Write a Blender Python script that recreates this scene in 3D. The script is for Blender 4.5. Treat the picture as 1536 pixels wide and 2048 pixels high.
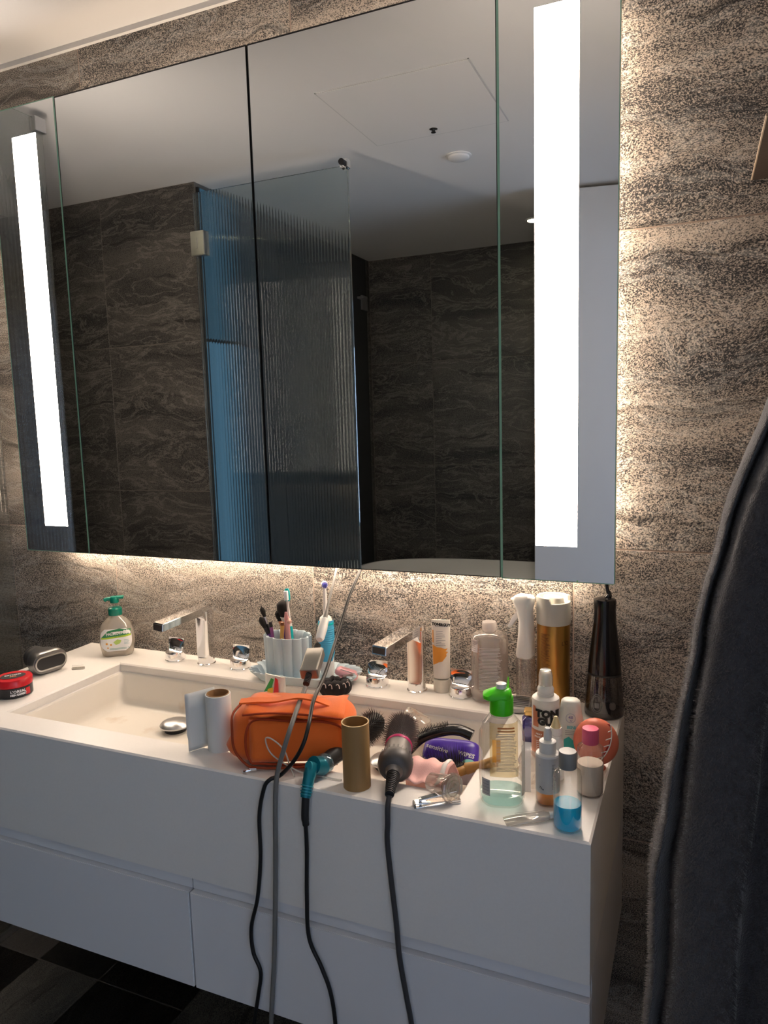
import bpy, bmesh, math, random
from mathutils import Vector, Matrix, Quaternion, noise as mnoise
random.seed(7)
PI = math.pi
for o in list(bpy.data.objects): bpy.data.objects.remove(o)
scene = bpy.context.scene
COL = scene.collection

# ------------------------------------------------------------------ camera, world, exposure
cam_d = bpy.data.cameras.new('camera'); cam = bpy.data.objects.new('camera', cam_d); COL.objects.link(cam)
cam_d.sensor_fit = 'VERTICAL'; cam_d.sensor_height = 24.0; cam_d.lens = 1455.2/2048*24.0
cam_d.clip_start = 0.02; cam_d.clip_end = 50
right = Vector((0.91926257, 0.39263281, -0.02821014)); down = Vector((0.02272695, -0.12448121, -0.99196165)); fwd = Vector((-0.39298832, 0.91123208, -0.12335427))
mw = Matrix((( right.x, -down.x, -fwd.x, 0), (right.y, -down.y, -fwd.y, 0), (right.z, -down.z, -fwd.z, 1.44024), (0, 0, 0, 1)))
cam.matrix_world = mw
scene.camera = cam
w = bpy.data.worlds.new('world'); scene.world = w; w.use_nodes = True
w.node_tree.nodes['Background'].inputs[0].default_value = (0.55, 0.68, 0.9, 1); w.node_tree.nodes['Background'].inputs[1].default_value = 0.15
vs = scene.view_settings
vs.view_transform = 'Standard'; vs.look = 'None'; vs.gamma = 1.0; vs.use_curve_mapping = False; vs.exposure = 0.25
LED = 34.0          # lit strips in the mirror panels
HALO = dict(bottom=22.0, top=10.0, side=32.0)   # hidden strips round the cabinet
DAY = 7.0           # bedroom window seen through the doorway

# ------------------------------------------------------------------ materials
MATS = {}
def nmat(name):
    m = bpy.data.materials.new(name); m.use_nodes = True; MATS[name] = m
    nt = m.node_tree; nt.nodes.clear()
    out = nt.nodes.new('ShaderNodeOutputMaterial')
    return m, nt, out
def P(name, col, rough=.5, metal=0., spec=.5, trans=0., ior=1.45, coat=0., sheen=0., bump=0., bscale=200., var=0., sss=0., bdet=3., bstretch=(1,1,1)):
    m, nt, out = nmat(name)
    b = nt.nodes.new('ShaderNodeBsdfPrincipled'); nt.links.new(b.outputs[0], out.inputs[0])
    b.inputs['Base Color'].default_value = (*col, 1); b.inputs['Roughness'].default_value = rough; b.inputs['Metallic'].default_value = metal
    b.inputs['Specular IOR Level'].default_value = spec; b.inputs['Transmission Weight'].default_value = trans; b.inputs['IOR'].default_value = ior
    b.inputs['Coat Weight'].default_value = coat; b.inputs['Sheen Weight'].default_value = sheen
    if sss: b.inputs['Subsurface Weight'].default_value = sss; b.inputs['Subsurface Radius'].default_value = (.01, .01, .01)
    if bump or var:
        tc = nt.nodes.new('ShaderNodeTexCoord'); mp = nt.nodes.new('ShaderNodeMapping'); mp.inputs['Scale'].default_value = bstretch
        nz = nt.nodes.new('ShaderNodeTexNoise'); nz.inputs['Scale'].default_value = bscale; nz.inputs['Detail'].default_value = bdet
        nt.links.new(tc.outputs['Object'], mp.inputs[0]); nt.links.new(mp.outputs[0], nz.inputs['Vector'])
        if bump:
            bp = nt.nodes.new('ShaderNodeBump'); bp.inputs['Strength'].default_value = bump; bp.inputs['Distance'].default_value = .002
            nt.links.new(nz.outputs[0], bp.inputs['Height']); nt.links.new(bp.outputs[0], b.inputs['Normal'])
        if var:
            mx = nt.nodes.new('ShaderNodeMix'); mx.data_type = 'RGBA'
            mx.inputs[6].default_value = (*[c*(1-var) for c in col], 1); mx.inputs[7].default_value = (*[min(1, c*(1+var)) for c in col], 1)
            nt.links.new(nz.outputs[0], mx.inputs[0]); nt.links.new(mx.outputs[2], b.inputs['Base Color'])
    return m
def EMIT(name, col, s):
    m, nt, out = nmat(name)
    e = nt.nodes.new('ShaderNodeEmission'); e.inputs[0].default_value = (*col, 1); e.inputs[1].default_value = s
    nt.links.new(e.outputs[0], out.inputs[0]); return m
def CLEAR(name, tint, gloss=.06, body=(1, 1, 1), bodyw=.0, rough=.03, maxg=.75):
    """thin clear plastic or tinted liquid: straight-through transparency, a rim reflection, some cloudy body"""
    m, nt, out = nmat(name)
    t = nt.nodes.new('ShaderNodeBsdfTransparent'); t.inputs[0].default_value = (*tint, 1)
    g = nt.nodes.new('ShaderNodeBsdfGlossy'); g.inputs['Roughness'].default_value = rough
    lw = nt.nodes.new('ShaderNodeLayerWeight'); lw.inputs[0].default_value = .35
    mr = nt.nodes.new('ShaderNodeMapRange'); mr.inputs[3].default_value = gloss; mr.inputs[4].default_value = maxg
    pw = nt.nodes.new('ShaderNodeMath'); pw.operation = 'POWER'; pw.inputs[1].default_value = 2.0
    nt.links.new(lw.outputs['Facing'], pw.inputs[0]); nt.links.new(pw.outputs[0], mr.inputs[0])
    base = t.outputs[0]
    if bodyw:
        d = nt.nodes.new('ShaderNodeBsdfDiffuse'); d.inputs[0].default_value = (*body, 1)
        tl = nt.nodes.new('ShaderNodeBsdfTranslucent'); tl.inputs[0].default_value = (*body, 1)
        ad = nt.nodes.new('ShaderNodeMixShader'); ad.inputs[0].default_value = .5
        nt.links.new(d.outputs[0], ad.inputs[1]); nt.links.new(tl.outputs[0], ad.inputs[2])
        mb = nt.nodes.new('ShaderNodeMixShader'); mb.inputs[0].default_value = bodyw
        nt.links.new(t.outputs[0], mb.inputs[1]); nt.links.new(ad.outputs[0], mb.inputs[2]); base = mb.outputs[0]
    mx = nt.nodes.new('ShaderNodeMixShader')
    nt.links.new(mr.outputs[0], mx.inputs[0]); nt.links.new(base, mx.inputs[1]); nt.links.new(g.outputs[0], mx.inputs[2])
    nt.links.new(mx.outputs[0], out.inputs[0]); return m
def GRANITE(name, light, dark, contrast=1.0, bias=0., vein=0.):
    m, nt, out = nmat(name); N = nt.nodes.new; Lk = nt.links.new
    b = N('ShaderNodeBsdfPrincipled'); Lk(b.outputs[0], out.inputs[0]); b.inputs['Roughness'].default_value = .42; b.inputs['Specular IOR Level'].default_value = .35
    tc = N('ShaderNodeTexCoord'); oi = N('ShaderNodeObjectInfo')
    off = N('ShaderNodeVectorMath'); off.operation = 'MULTIPLY'; cmb = N('ShaderNodeCombineXYZ')
    Lk(oi.outputs['Random'], cmb.inputs[0]); Lk(oi.outputs['Random'], cmb.inputs[1]); Lk(oi.outputs['Random'], cmb.inputs[2])
    Lk(cmb.outputs[0], off.inputs[0]); off.inputs[1].default_value = (37, 91, 53)
    add = N('ShaderNodeVectorMath'); add.operation = 'ADD'; Lk(tc.outputs['Object'], add.inputs[0]); Lk(off.outputs[0], add.inputs[1])
    # large slow warp
    wn = N('ShaderNodeTexNoise'); wn.inputs['Scale'].default_value = 3.2; wn.inputs['Detail'].default_value = 3.0; Lk(add.outputs[0], wn.inputs['Vector'])
    ws = N('ShaderNodeVectorMath'); ws.operation = 'SUBTRACT'; ws.inputs[1].default_value = (.5, .5, .5); Lk(wn.outputs['Color'], ws.inputs[0])
    wm = N('ShaderNodeVectorMath'); wm.operation = 'MULTIPLY'; wm.inputs[1].default_value = (.10, 0, .16); Lk(ws.outputs[0], wm.inputs[0])
    wa = N('ShaderNodeVectorMath'); wa.operation = 'ADD'; Lk(add.outputs[0], wa.inputs[0]); Lk(wm.outputs[0], wa.inputs[1])
    # streaky bands along local x
    mb = N('ShaderNodeMapping'); mb.inputs['Scale'].default_value = (1.8, 1, 11); Lk(wa.outputs[0], mb.inputs[0])
    bn = N('ShaderNodeTexNoise'); bn.inputs['Scale'].default_value = 1.0; bn.inputs['Detail'].default_value = 3.0; bn.inputs['Roughness'].default_value = .5; Lk(mb.outputs[0], bn.inputs['Vector'])
    # thin dark seams
    ms = N('ShaderNodeMapping'); ms.inputs['Scale'].default_value = (1.6, 1, 30); Lk(wa.outputs[0], ms.inputs[0])
    sn = N('ShaderNodeTexNoise'); sn.inputs['Scale'].default_value = 1.3; sn.inputs['Detail'].default_value = 3.0; Lk(ms.outputs[0], sn.inputs['Vector'])
    sr = N('ShaderNodeValToRGB'); sr.color_ramp.elements[0].position = .30; sr.color_ramp.elements[0].color = (0, 0, 0, 1); sr.color_ramp.elements[1].position = .40; sr.color_ramp.elements[1].color = (1, 1, 1, 1); Lk(sn.outputs[0], sr.inputs[0])
    # grain
    mg = N('ShaderNodeMapping'); mg.inputs['Scale'].default_value = (400, 400, 640); Lk(wa.outputs[0], mg.inputs[0])
    gn = N('ShaderNodeTexNoise'); gn.inputs['Scale'].default_value = 1.0; gn.inputs['Detail'].default_value = 2.0; gn.inputs['Roughness'].default_value = .55; Lk(mg.outputs[0], gn.inputs['Vector'])
    # value = grain + bands
    m1 = N('ShaderNodeMath'); m1.operation = 'MULTIPLY_ADD'; m1.inputs[1].default_value = .85*contrast; Lk(bn.outputs[0], m1.inputs[0])
    m2 = N('ShaderNodeMath'); m2.operation = 'MULTIPLY_ADD'; m2.inputs[1].default_value = 2.0; m2.inputs[2].default_value = -.90 - .42*(contrast-1) + bias; Lk(gn.outputs[0], m2.inputs[0]); Lk(m2.outputs[0], m1.inputs[2])
    rp = N('ShaderNodeValToRGB'); e = rp.color_ramp.elements
    e[0].position = .30; e[0].color = (*dark, 1); e[1].position = .72; e[1].color = (*light, 1)
    k = e.new(.48); k.color = tuple(dark[i]*.55+light[i]*.45 for i in range(3)) + (1,)
    Lk(m1.outputs[0], rp.inputs[0])
    mx = N('ShaderNodeMix'); mx.data_type = 'RGBA'; mx.blend_type = 'MULTIPLY'; mx.inputs[0].default_value = .6
    Lk(rp.outputs[0], mx.inputs[6]); Lk(sr.outputs[0], mx.inputs[7]); col_out = mx.outputs[2]
    if vein:
        mv = N('ShaderNodeMapping'); mv.inputs['Scale'].default_value = (3.5, 1, 13); Lk(wa.outputs[0], mv.inputs[0])
        vn = N('ShaderNodeTexNoise'); vn.inputs['Scale'].default_value = 1.0; vn.inputs['Detail'].default_value = 5.0; vn.inputs['Roughness'].default_value = .65; vn.inputs['Distortion'].default_value = .9; Lk(mv.outputs[0], vn.inputs['Vector'])
        vs_ = N('ShaderNodeMath'); vs_.operation = 'SUBTRACT'; vs_.inputs[1].default_value = .5; Lk(vn.outputs[0], vs_.inputs[0])
        va = N('ShaderNodeMath'); va.operation = 'ABSOLUTE'; Lk(vs_.outputs[0], va.inputs[0])
        vr = N('ShaderNodeMapRange'); vr.inputs[1].default_value = .0; vr.inputs[2].default_value = .030; vr.inputs[3].default_value = vein; vr.inputs[4].default_value = 0.; Lk(va.outputs[0], vr.inputs[0])
        vg = N('ShaderNodeMath'); vg.operation = 'MULTIPLY'; Lk(vr.outputs[0], vg.inputs[0]); Lk(gn.outputs[0], vg.inputs[1])
        vm = N('ShaderNodeMix'); vm.data_type = 'RGBA'; vm.inputs[7].default_value = (*[min(1, c*2.2) for c in light], 1); Lk(vg.outputs[0], vm.inputs[0]); Lk(col_out, vm.inputs[6]); col_out = vm.outputs[2]
    Lk(col_out, b.inputs['Base Color'])
    bp = N('ShaderNodeBump'); bp.inputs['Strength'].default_value = .12; bp.inputs['Distance'].default_value = .001; Lk(gn.outputs[0], bp.inputs['Height']); Lk(bp.outputs[0], b.inputs['Normal'])
    return m
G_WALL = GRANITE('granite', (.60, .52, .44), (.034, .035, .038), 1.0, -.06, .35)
G_SHADED = GRANITE('granite_shaded', (.115, .105, .094), (.010, .010, .0105), 1.0, -.04, .8)  # same stone as the back wall, with the dimness put into its colour
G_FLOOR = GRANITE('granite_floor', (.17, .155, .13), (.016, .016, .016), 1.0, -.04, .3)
GROUT = P('grout', (.56, .44, .36), .85, bump=.1, bscale=400)
GROUT_D = P('grout_dark', (.13, .115, .10), .85)  # grout dimmed in colour for the shaded walls; the floor shares it
CEIL = P('ceiling_paint', (.72, .71, .70), .8, bump=.02, bscale=300)
PAINT = P('white_paint', (.78, .78, .79), .55, bump=.02, bscale=200)
SOLID = P('white_solid_surface', (.80, .775, .74), .38, bump=.01, bscale=300, var=.03)
LACQ = P('white_lacquer', (.72, .72, .74), .42)
MIRROR = P('mirror_silver', (.68, .70, .70), .0, 1.0)
GEDGE = P('green_glass_edge', (.22, .45, .34), .15, spec=.8)
DARKAL = P('black_aluminium', (.015, .015, .016), .35, .3)
CHROME = P('chrome', (.86, .86, .87), .06, 1.0)
STEEL = P('brushed_steel', (.55, .55, .56), .28, 1.0, bump=.05, bscale=120, bstretch=(1, 30, 1))
L_STRIP = EMIT('lit_strip', (1.0, .84, .71), LED)
L_HALO = {k: EMIT('halo_strip_'+k, (1.0, .79, .60), v) for k, v in HALO.items()}
L_DOWN = EMIT('downlight', (1.0, .85, .50), 90.0)
L_DAY = EMIT('daylight', (.52, .71, 1.0), DAY)
L_BLUE = EMIT('blue_glow', (.16, .36, .56), .45)  # added glow standing in for blue light on the shower wall end
L_BLUE2 = EMIT('blue_glow_dim', (.10, .23, .35), .38)
def glassmat(name, col, rough=0.0):
    m, nt, out = nmat(name)
    g = nt.nodes.new('ShaderNodeBsdfGlass'); g.inputs['Color'].default_value = (*col, 1); g.inputs['Roughness'].default_value = rough; g.inputs['IOR'].default_value = 1.45
    nt.links.new(g.outputs[0], out.inputs[0]); return m
def reedmat(name, col, clear, haze):
    m, nt, out = nmat(name)
    g = nt.nodes.new('ShaderNodeBsdfGlass'); g.inputs['Color'].default_value = (*col, 1); g.inputs['Roughness'].default_value = .02; g.inputs['IOR'].default_value = 1.45
    t = nt.nodes.new('ShaderNodeBsdfTransparent'); t.inputs[0].default_value = (*col, 1)
    d = nt.nodes.new('ShaderNodeBsdfTranslucent'); d.inputs[0].default_value = (.75, .80, .80, 1)
    a = nt.nodes.new('ShaderNodeMixShader'); a.inputs[0].default_value = clear; nt.links.new(g.outputs[0], a.inputs[1]); nt.links.new(t.outputs[0], a.inputs[2])
    b = nt.nodes.new('ShaderNodeMixShader'); b.inputs[0].default_value = haze; nt.links.new(a.outputs[0], b.inputs[1]); nt.links.new(d.outputs[0], b.inputs[2])
    nt.links.new(b.outputs[0], out.inputs[0]); return m
REED = reedmat('reeded_glass', (.92, .95, .94), .12, .05)
REEDF = reedmat('reeded_glass_fixed', (.97, .98, .975), .55, .01)
WHITE = P('white_plastic', (.80, .79, .76), .35)
CREAM = P('cream_plastic', (.74, .70, .61), .4)
BLACK = P('black_plastic', (.012, .012, .014), .3)
BLACKM = P('black_rubber', (.014, .014, .015), .55)
GREY = P('grey_plastic', (.19, .185, .18), .35, .4)
INK = P('black_ink', (.01, .01, .01), .6)
INKG = P('grey_ink', (.25, .25, .26), .6)
INKW = P('white_ink', (.85, .85, .85), .6)
CL = CLEAR('clear_plastic', (.93, .94, .93))

# ------------------------------------------------------------------ mesh helpers
class MB:
    def __init__(s): s.v = []; s.f = []
    def add(s, vs, fs):
        n = len(s.v); s.v += [tuple(p) for p in vs]; s.f += [tuple(i+n for i in f) for f in fs]; return s
    def box(s, c, d, rot=None):
        x, y, z = d[0]/2, d[1]/2, d[2]/2
        vs = [Vector(p) for p in ((-x,-y,-z),(x,-y,-z),(x,y,-z),(-x,y,-z),(-x,-y,z),(x,-y,z),(x,y,z),(-x,y,z))]
        if rot is not None: vs = [rot @ p for p in vs]
        return s.add([p+Vector(c) for p in vs], [(0,3,2,1),(4,5,6,7),(0,1,5,4),(1,2,6,5),(2,3,7,6),(3,0,4,7)])
    def bb(s, a, b): return s.box([(a[i]+b[i])/2 for i in range(3)], [abs(b[i]-a[i]) for i in range(3)])
    def loft(s, rings, cap0=True, cap1=True, closed=True):
        n = len(rings[0]); base = len(s.v)
        for r in rings: s.v += [tuple(p) for p in r]
        for i in range(len(rings)-1):
            for j in range(n if closed else n-1):
                k = (j+1) % n; a = base+i*n
                s.f.append((a+j, a+k, a+n+k, a+n+j))
        if cap0: s.f.append(tuple(base+j for j in reversed(range(n))))
        if cap1: s.f.append(tuple(base+(len(rings)-1)*n+j for j in range(n)))
        return s
    def lathe(s, prof, seg=32, c=(0,0,0), sx=1., sy=1., cap0=True, cap1=True):
        rings = [[(c[0]+r*sx*math.cos(2*PI*j/seg), c[1]+r*sy*math.sin(2*PI*j/seg), c[2]+z) for j in range(seg)] for r, z in prof]
        return s.loft(rings, cap0, cap1)
    def rr(s, secs, n=6, cap0=True, cap1=True, c=(0,0)):
        """loft of rounded rectangles: (z, width x, depth y, radius)"""
        rings = []
        for sec in secs:
            z, wx, wy, r = sec[:4]; ox = sec[4] if len(sec) > 4 else 0; oy = sec[5] if len(sec) > 5 else 0
            r = min(r, wx/2-1e-5, wy/2-1e-5); ring = []
            for q, (sx, sy) in enumerate(((1,1),(-1,1),(-1,-1),(1,-1))):
                for k in range(n+1):
                    a = q*PI/2 + k*PI/2/n
                    ring.append((c[0]+ox+sx*(wx/2-r)+r*math.cos(a), c[1]+oy+sy*(wy/2-r)+r*math.sin(a), z))
            rings.append(ring)
        return s.loft(rings, cap0, cap1)
    def tube(s, pts, r, seg=10, caps=True):
        pts = [Vector(p) for p in pts]; n = len(pts)
        rs = r if isinstance(r, (list, tuple)) else [r]*n
        up = None; rings = []
        for i, p in enumerate(pts):
            t = (pts[min(i+1, n-1)]-pts[max(i-1, 0)]).normalized()
            if up is None: up = Vector((0,0,1)) if abs(t.z) < .9 else Vector((1,0,0))
            a = (up - t*up.dot(t)).normalized(); b = t.cross(a); up = a
            rings.append([p+rs[i]*(a*math.cos(2*PI*j/seg)+b*math.sin(2*PI*j/seg)) for j in range(seg)])
        return s.loft(rings, caps, caps)
    def prism(s, poly, y0, y1):
        """polygon in xz extruded along y"""
        a = [(x, y0, z) for x, z in poly]; b = [(x, y1, z) for x, z in poly]
        return s.loft([a, b])
    def xf(s, M):
        s.v = [tuple(M @ Vector(p)) for p in s.v]; return s
    def warp(s, fn): s.v = [tuple(fn(*p)) for p in s.v]; return s
    def build(s, name, mat, parent=None, smooth=40, bevel=0, sub=0, solid=0):
        me = bpy.data.meshes.new(name); me.from_pydata([tuple(map(float, p)) for p in s.v], [], s.f); me.validate()
        bm = bmesh.new(); bm.from_mesh(me); bmesh.ops.recalc_face_normals(bm, faces=bm.faces)
        if bevel:
            es = [e for e in bm.edges if len(e.link_faces) == 2 and e.calc_face_angle(0) > .6]
            bmesh.ops.bevel(bm, geom=es, offset=bevel, segments=2, affect='EDGES', clamp_overlap=True)
        bm.to_mesh(me); bm.free()
        if smooth:
            me.shade_smooth(); me.set_sharp_from_angle(angle=math.radians(smooth))
        me.materials.append(mat)
        o = bpy.data.objects.new(name, me); COL.objects.link(o)
        if parent: o.parent = parent
        if solid:
            md = o.modifiers.new('solid', 'SOLIDIFY'); md.thickness = solid; md.offset = 0
        if sub:
            md = o.modifiers.new('sub', 'SUBSURF'); md.levels = sub; md.render_levels = sub
        return o
def smoothpath(pts, n=8):
    pts = [Vector(p) for p in pts]; out = []
    for i in range(len(pts)-1):
        p0 = pts[max(i-1, 0)]; p1 = pts[i]; p2 = pts[i+1]; p3 = pts[min(i+2, len(pts)-1)]
        for k in range(n):
            t = k/n
            out.append(.5*((2*p1)+(-p0+p2)*t+(2*p0-5*p1+4*p2-p3)*t*t+(-p0+3*p1-3*p2+p3)*t**3))
    out.append(pts[-1]); return out
def thing(name, label, cat, loc=(0,0,0), rz=0., group=None, quat=None):
    o = bpy.data.objects.new(name, None); COL.objects.link(o); o.location = loc; o.empty_display_size = .05
    if quat is not None: o.rotation_mode = 'QUATERNION'; o.rotation_quaternion = quat
    else: o.rotation_euler = (0, 0, rz)
    o['label'] = label; o['category'] = cat
    if group: o['group'] = group
    return o
def tag(o, label, cat, group=None):
    o['label'] = label; o['category'] = cat
    if group: o['group'] = group
    return o
def struct(o, label, cat): o['kind'] = 'structure'; o['label'] = label; o['category'] = cat; return o
def stuff(o): o['kind'] = 'stuff'; return o
def face(x, y, extra=0.): return math.atan2(-x, y) + extra      # local -y looks toward the open room
def cyl(r, off=.0006, phi=0., ry=None):
    """map (u, v) on the wall of a standing cylinder, u = arc length, centre of the label at local -y turned by phi"""
    ry = ry or r
    def fn(u, v, d=0.):
        a = u/r + phi
        return ((r+off+d)*math.sin(a), -(ry+off+d)*math.cos(a), v)
    return fn
def flat(y): return lambda u, v, d=0.: (u, y-d, v)
def rrfront(secs, u, v):
    for a, b_ in zip(secs, secs[1:]):
        if v <= b_[0] or b_ is secs[-1]:
            t = max(0, min(1, (v-a[0])/(b_[0]-a[0]))); wx, wy, r = [a[k]+(b_[k]-a[k])*t for k in (1, 2, 3)]
            e = abs(u)-(wx/2-r); return -wy/2 if e <= 0 else -(wy/2-r)-max(0, r*r-min(e, r*.995)**2)**.5
def rrmap(secs, off=.0005): return lambda u, v, d=0.: (u, rrfront(secs, u, v)-off-d, v)
def ellmap(secs, off=.0006):
    def fn(u, v, d=0.):
        for (z0, w0, d0), (z1, w1, d1) in zip(secs, secs[1:]):
            if v <= z1 or z1 == secs[-1][0]:
                t = max(0, min(1, (v-z0)/(z1-z0))); w_, dd = w0+(w1-w0)*t, d0+(d1-d0)*t; break
        return (u, -dd/2*max(0, 1-(u/(w_/2))**2)**.5-off-d, v)
    return fn
def patch(name, u0, u1, v0, v1, fn, mat, parent, n=10, d=0.):
    m = MB(); rings = []
    for v in (v0, v1): rings.append([fn(u0+(u1-u0)*i/n, v, d) for i in range(n+1)])
    m.loft(rings, False, False, closed=False)
    return m.build(name, mat, parent)
def polypatch(name, poly, fn, mat, parent, d=0.0003):
    bm = bmesh.new(); vs_ = [bm.verts.new((u, v, 0)) for u, v in poly]; bm.faces.new(vs_)
    us = [p[0] for p in poly]; lo, hi = min(us), max(us)
    for k in range(1, 12):                                           # slice so that the print follows the curve
        bmesh.ops.bisect_plane(bm, geom=bm.verts[:]+bm.edges[:]+bm.faces[:], plane_co=(lo+(hi-lo)*k/12, 0, 0), plane_no=(1, 0, 0))
    me = bpy.data.meshes.new(name); bm.to_mesh(me); bm.free()
    for vt in me.vertices: vt.co = Vector(fn(vt.co.x, vt.co.y, d))
    me.materials.append(mat); o = bpy.data.objects.new(name, me); COL.objects.link(o); o.parent = parent; return o
def text(name, s, size, fn, mat, parent, u=0., v=0., bold=0., rot=0., d=.0006, sx=1.):
    cu = bpy.data.curves.new('txt', 'FONT'); cu.body = s; cu.size = size; cu.align_x = 'CENTER'; cu.align_y = 'CENTER'; cu.offset = bold; cu.resolution_u = 2
    ob = bpy.data.objects.new('txt', cu); COL.objects.link(ob)
    dg = bpy.context.evaluated_depsgraph_get(); me = bpy.data.meshes.new_from_object(ob.evaluated_get(dg))
    bpy.data.objects.remove(ob); bpy.data.curves.remove(cu)
    c, sn = math.cos(rot), math.sin(rot)
    for vt in me.vertices:
        x, y = vt.co.x*sx, vt.co.y
        vt.co = Vector(fn(u+x*c-y*sn, v+x*sn+y*c, d))
    me.name = name; me.materials.clear(); me.materials.append(mat)
    o = bpy.data.objects.new(name, me); COL.objects.link(o); o.parent = parent; return o
def lines(name, u0, u1, v0, v1, n, fn, mat, parent, h=.0008, ragged=.3, d=.0006, seg=5):
    """rows of print too small to read"""
    m = MB()
    for i in range(n):
        v = v1-(v1-v0)*i/max(1, n-1); ue = u1-(u1-u0)*random.random()*ragged
        m.loft([[fn(u0+(ue-u0)*k/seg, v-h/2, d) for k in range(seg+1)], [fn(u0+(ue-u0)*k/seg, v+h/2, d) for k in range(seg+1)]], False, False, closed=False)
    return m.build(name, mat, parent, smooth=0)
def align(a, b):
    d = (Vector(b)-Vector(a)).normalized(); return Vector((0,0,1)).rotation_difference(d)

# ------------------------------------------------------------------ room shell
CZ = .8578; YW = 1.468; CH = 2.377
GAP = .0032; TT = .0016
tile_meshes = {}
def tile_mesh(wd, ht, mat):
    k = (round(wd, 4), round(ht, 4), mat.name)
    if k not in tile_meshes:
        m = MB()
        x, z = (wd-GAP)/2, (ht-GAP)/2; e = .0008
        m.loft([[(-x,0,-z),(x,0,-z),(x,0,z),(-x,0,z)], [(-x,-TT+e,-z),(x,-TT+e,-z),(x,-TT+e,z),(-x,-TT+e,z)], [(-x+e,-TT,-z+e),(x-e,-TT,-z+e),(x-e,-TT,z-e),(-x+e,-TT,z-e)]])
        me = bpy.data.meshes.new('tile'); me.from_pydata(m.v, [], m.f)
        bm = bmesh.new(); bm.from_mesh(me); bmesh.ops.recalc_face_normals(bm, faces=bm.faces); bm.to_mesh(me); bm.free()
        tile_meshes[k] = me
    return tile_meshes[k]
def tiles(parent, origin, udir, vdir, us, vs, mat, turn=False):
    """origin: a point on the backing surface; tiles stand proud of it along udir x vdir reversed"""
    u = Vector(udir); v = Vector(vdir); n = v.cross(u)       # local +y goes into the wall
    for i in range(len(us)-1):
        for j in range(len(vs)-1):
            wd, ht = us[i+1]-us[i], vs[j+1]-vs[j]
            if turn: me = tile_mesh(ht, wd, mat); X, Z = v, -u
            else: me = tile_mesh(wd, ht, mat); X, Z = u, v
            Y = Z.cross(X)
            o = bpy.data.objects.new('tile', me); COL.objects.link(o)
            if not me.materials: me.materials.append(mat)
            p = Vector(origin)+u*(us[i]+us[i+1])/2+v*(vs[j]+vs[j+1])/2
            R = Matrix((X, Y, Z)).transposed().to_4x4(); R.translation = p
            o.parent = parent; o.matrix_world = R
ROWS = [0, .5787, 1.1787, 1.7787, CH]
XR = .25; YFAR = -1.271; XL = -1.797; XS = -2.80; YS = .3495
b = MB().bb((XS-.1, YW+TT, 0), (XR+.1, YW+.12, CH)).build('wall_back', GROUT, smooth=0); struct(b, 'grey banded granite tiled wall behind the mirror cabinet', 'wall')
tiles(b, (0, YW+TT, 0), (1,0,0), (0,0,1), [XS, -2.394, XL, -1.416, -.819, -.222, XR], ROWS, G_WALL)
b = MB().bb((XS-.1, YS-.10, 0), (XL-.006, YS-TT, CH)).build('wall_shower', GROUT_D, smooth=0); struct(b, 'granite tiled side wall of the shower, its dimness painted in, seen in the mirror', 'wall')
tiles(b, (0, YS-TT, 0), (-1,0,0), (0,0,1), [-XL+.006, 2.28, -XS], ROWS, G_SHADED)
b = MB().bb((XS-.1, YS-TT, 0), (XS-TT, YW+TT, CH)).build('wall_shower_end', GROUT_D, smooth=0); struct(b, 'granite tiled end wall of the shower', 'wall')
tiles(b, (XS-TT, 0, 0), (0,1,0), (0,0,1), [YS, .87, YW], ROWS, G_SHADED)
b = MB().bb((XL-.12, YFAR, 0), (XL-TT, YS-.10, CH)).build('wall_left', GROUT_D, smooth=0); struct(b, 'granite tiled wall beside the bathtub, its dimness painted in', 'wall')
tiles(b, (XL-TT, 0, 0), (0,1,0), (0,0,1), [YFAR, -.677, -.08, YS-.10], ROWS, G_SHADED)
b = MB().bb((XL-.12, YFAR-.1, 0), (XR+.1, YFAR-TT, CH)).build('wall_far', GROUT_D, smooth=0); struct(b, 'swirled granite tiled wall behind the bathtub, its dimness painted in', 'wall')
tiles(b, (0, YFAR-TT, 0), (-1,0,0), (0,0,1), [-XR, .218, .815, 1.412, -XL], ROWS, G_SHADED)
# right wall with the doorway the picture was taken from
DY0, DY1, DZ = -.56, .45, 2.12
b = MB(); b.bb((XR+TT, DY1, 0), (XR+.1, YW, CH)); b.bb((XR+TT, YFAR, 0), (XR+.1, DY0, CH)); b.bb((XR+TT, DY0, DZ), (XR+.1, DY1, CH))
b = b.build('wall_right', GROUT, smooth=0); struct(b, 'granite tiled wall with the entrance doorway', 'wall')
tiles(b, (XR+TT, 0, 0), (0,-1,0), (0,0,1), [-YW, -.96, -DY1], ROWS, G_WALL)
tiles(b, (XR+TT, 0, 0), (0,-1,0), (0,0,1), [-DY0, -YFAR], ROWS, G_WALL)
f = MB().bb((XS-.1, YFAR-.1, -.1), (XR+.1, YW+.12, -TT)).build('floor', GROUT_D, smooth=0); struct(f, 'dark grey granite tiled floor', 'floor')
tiles(f, (0, 0, -TT), (1,0,0), (0,-1,0), [XS, -2.394, XL, -1.421, -.824, -.227, XR], [-YW, -1.30, -.70, -.10, .50, 1.10, -YFAR], G_FLOOR, turn=True)
c = MB().bb((XS-.1, YFAR-.1, CH), (XR+.1, YW+.12, CH+.1)).build('ceiling', CEIL, smooth=0); struct(c, 'smooth white painted ceiling', 'ceiling')
t = MB().bb((XS, YW-.010, CH-.012), (XR, YW, CH)).build('trim_1', CEIL, smooth=0); struct(t, 'thin white trim where ceiling meets the granite', 'trim')
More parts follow.
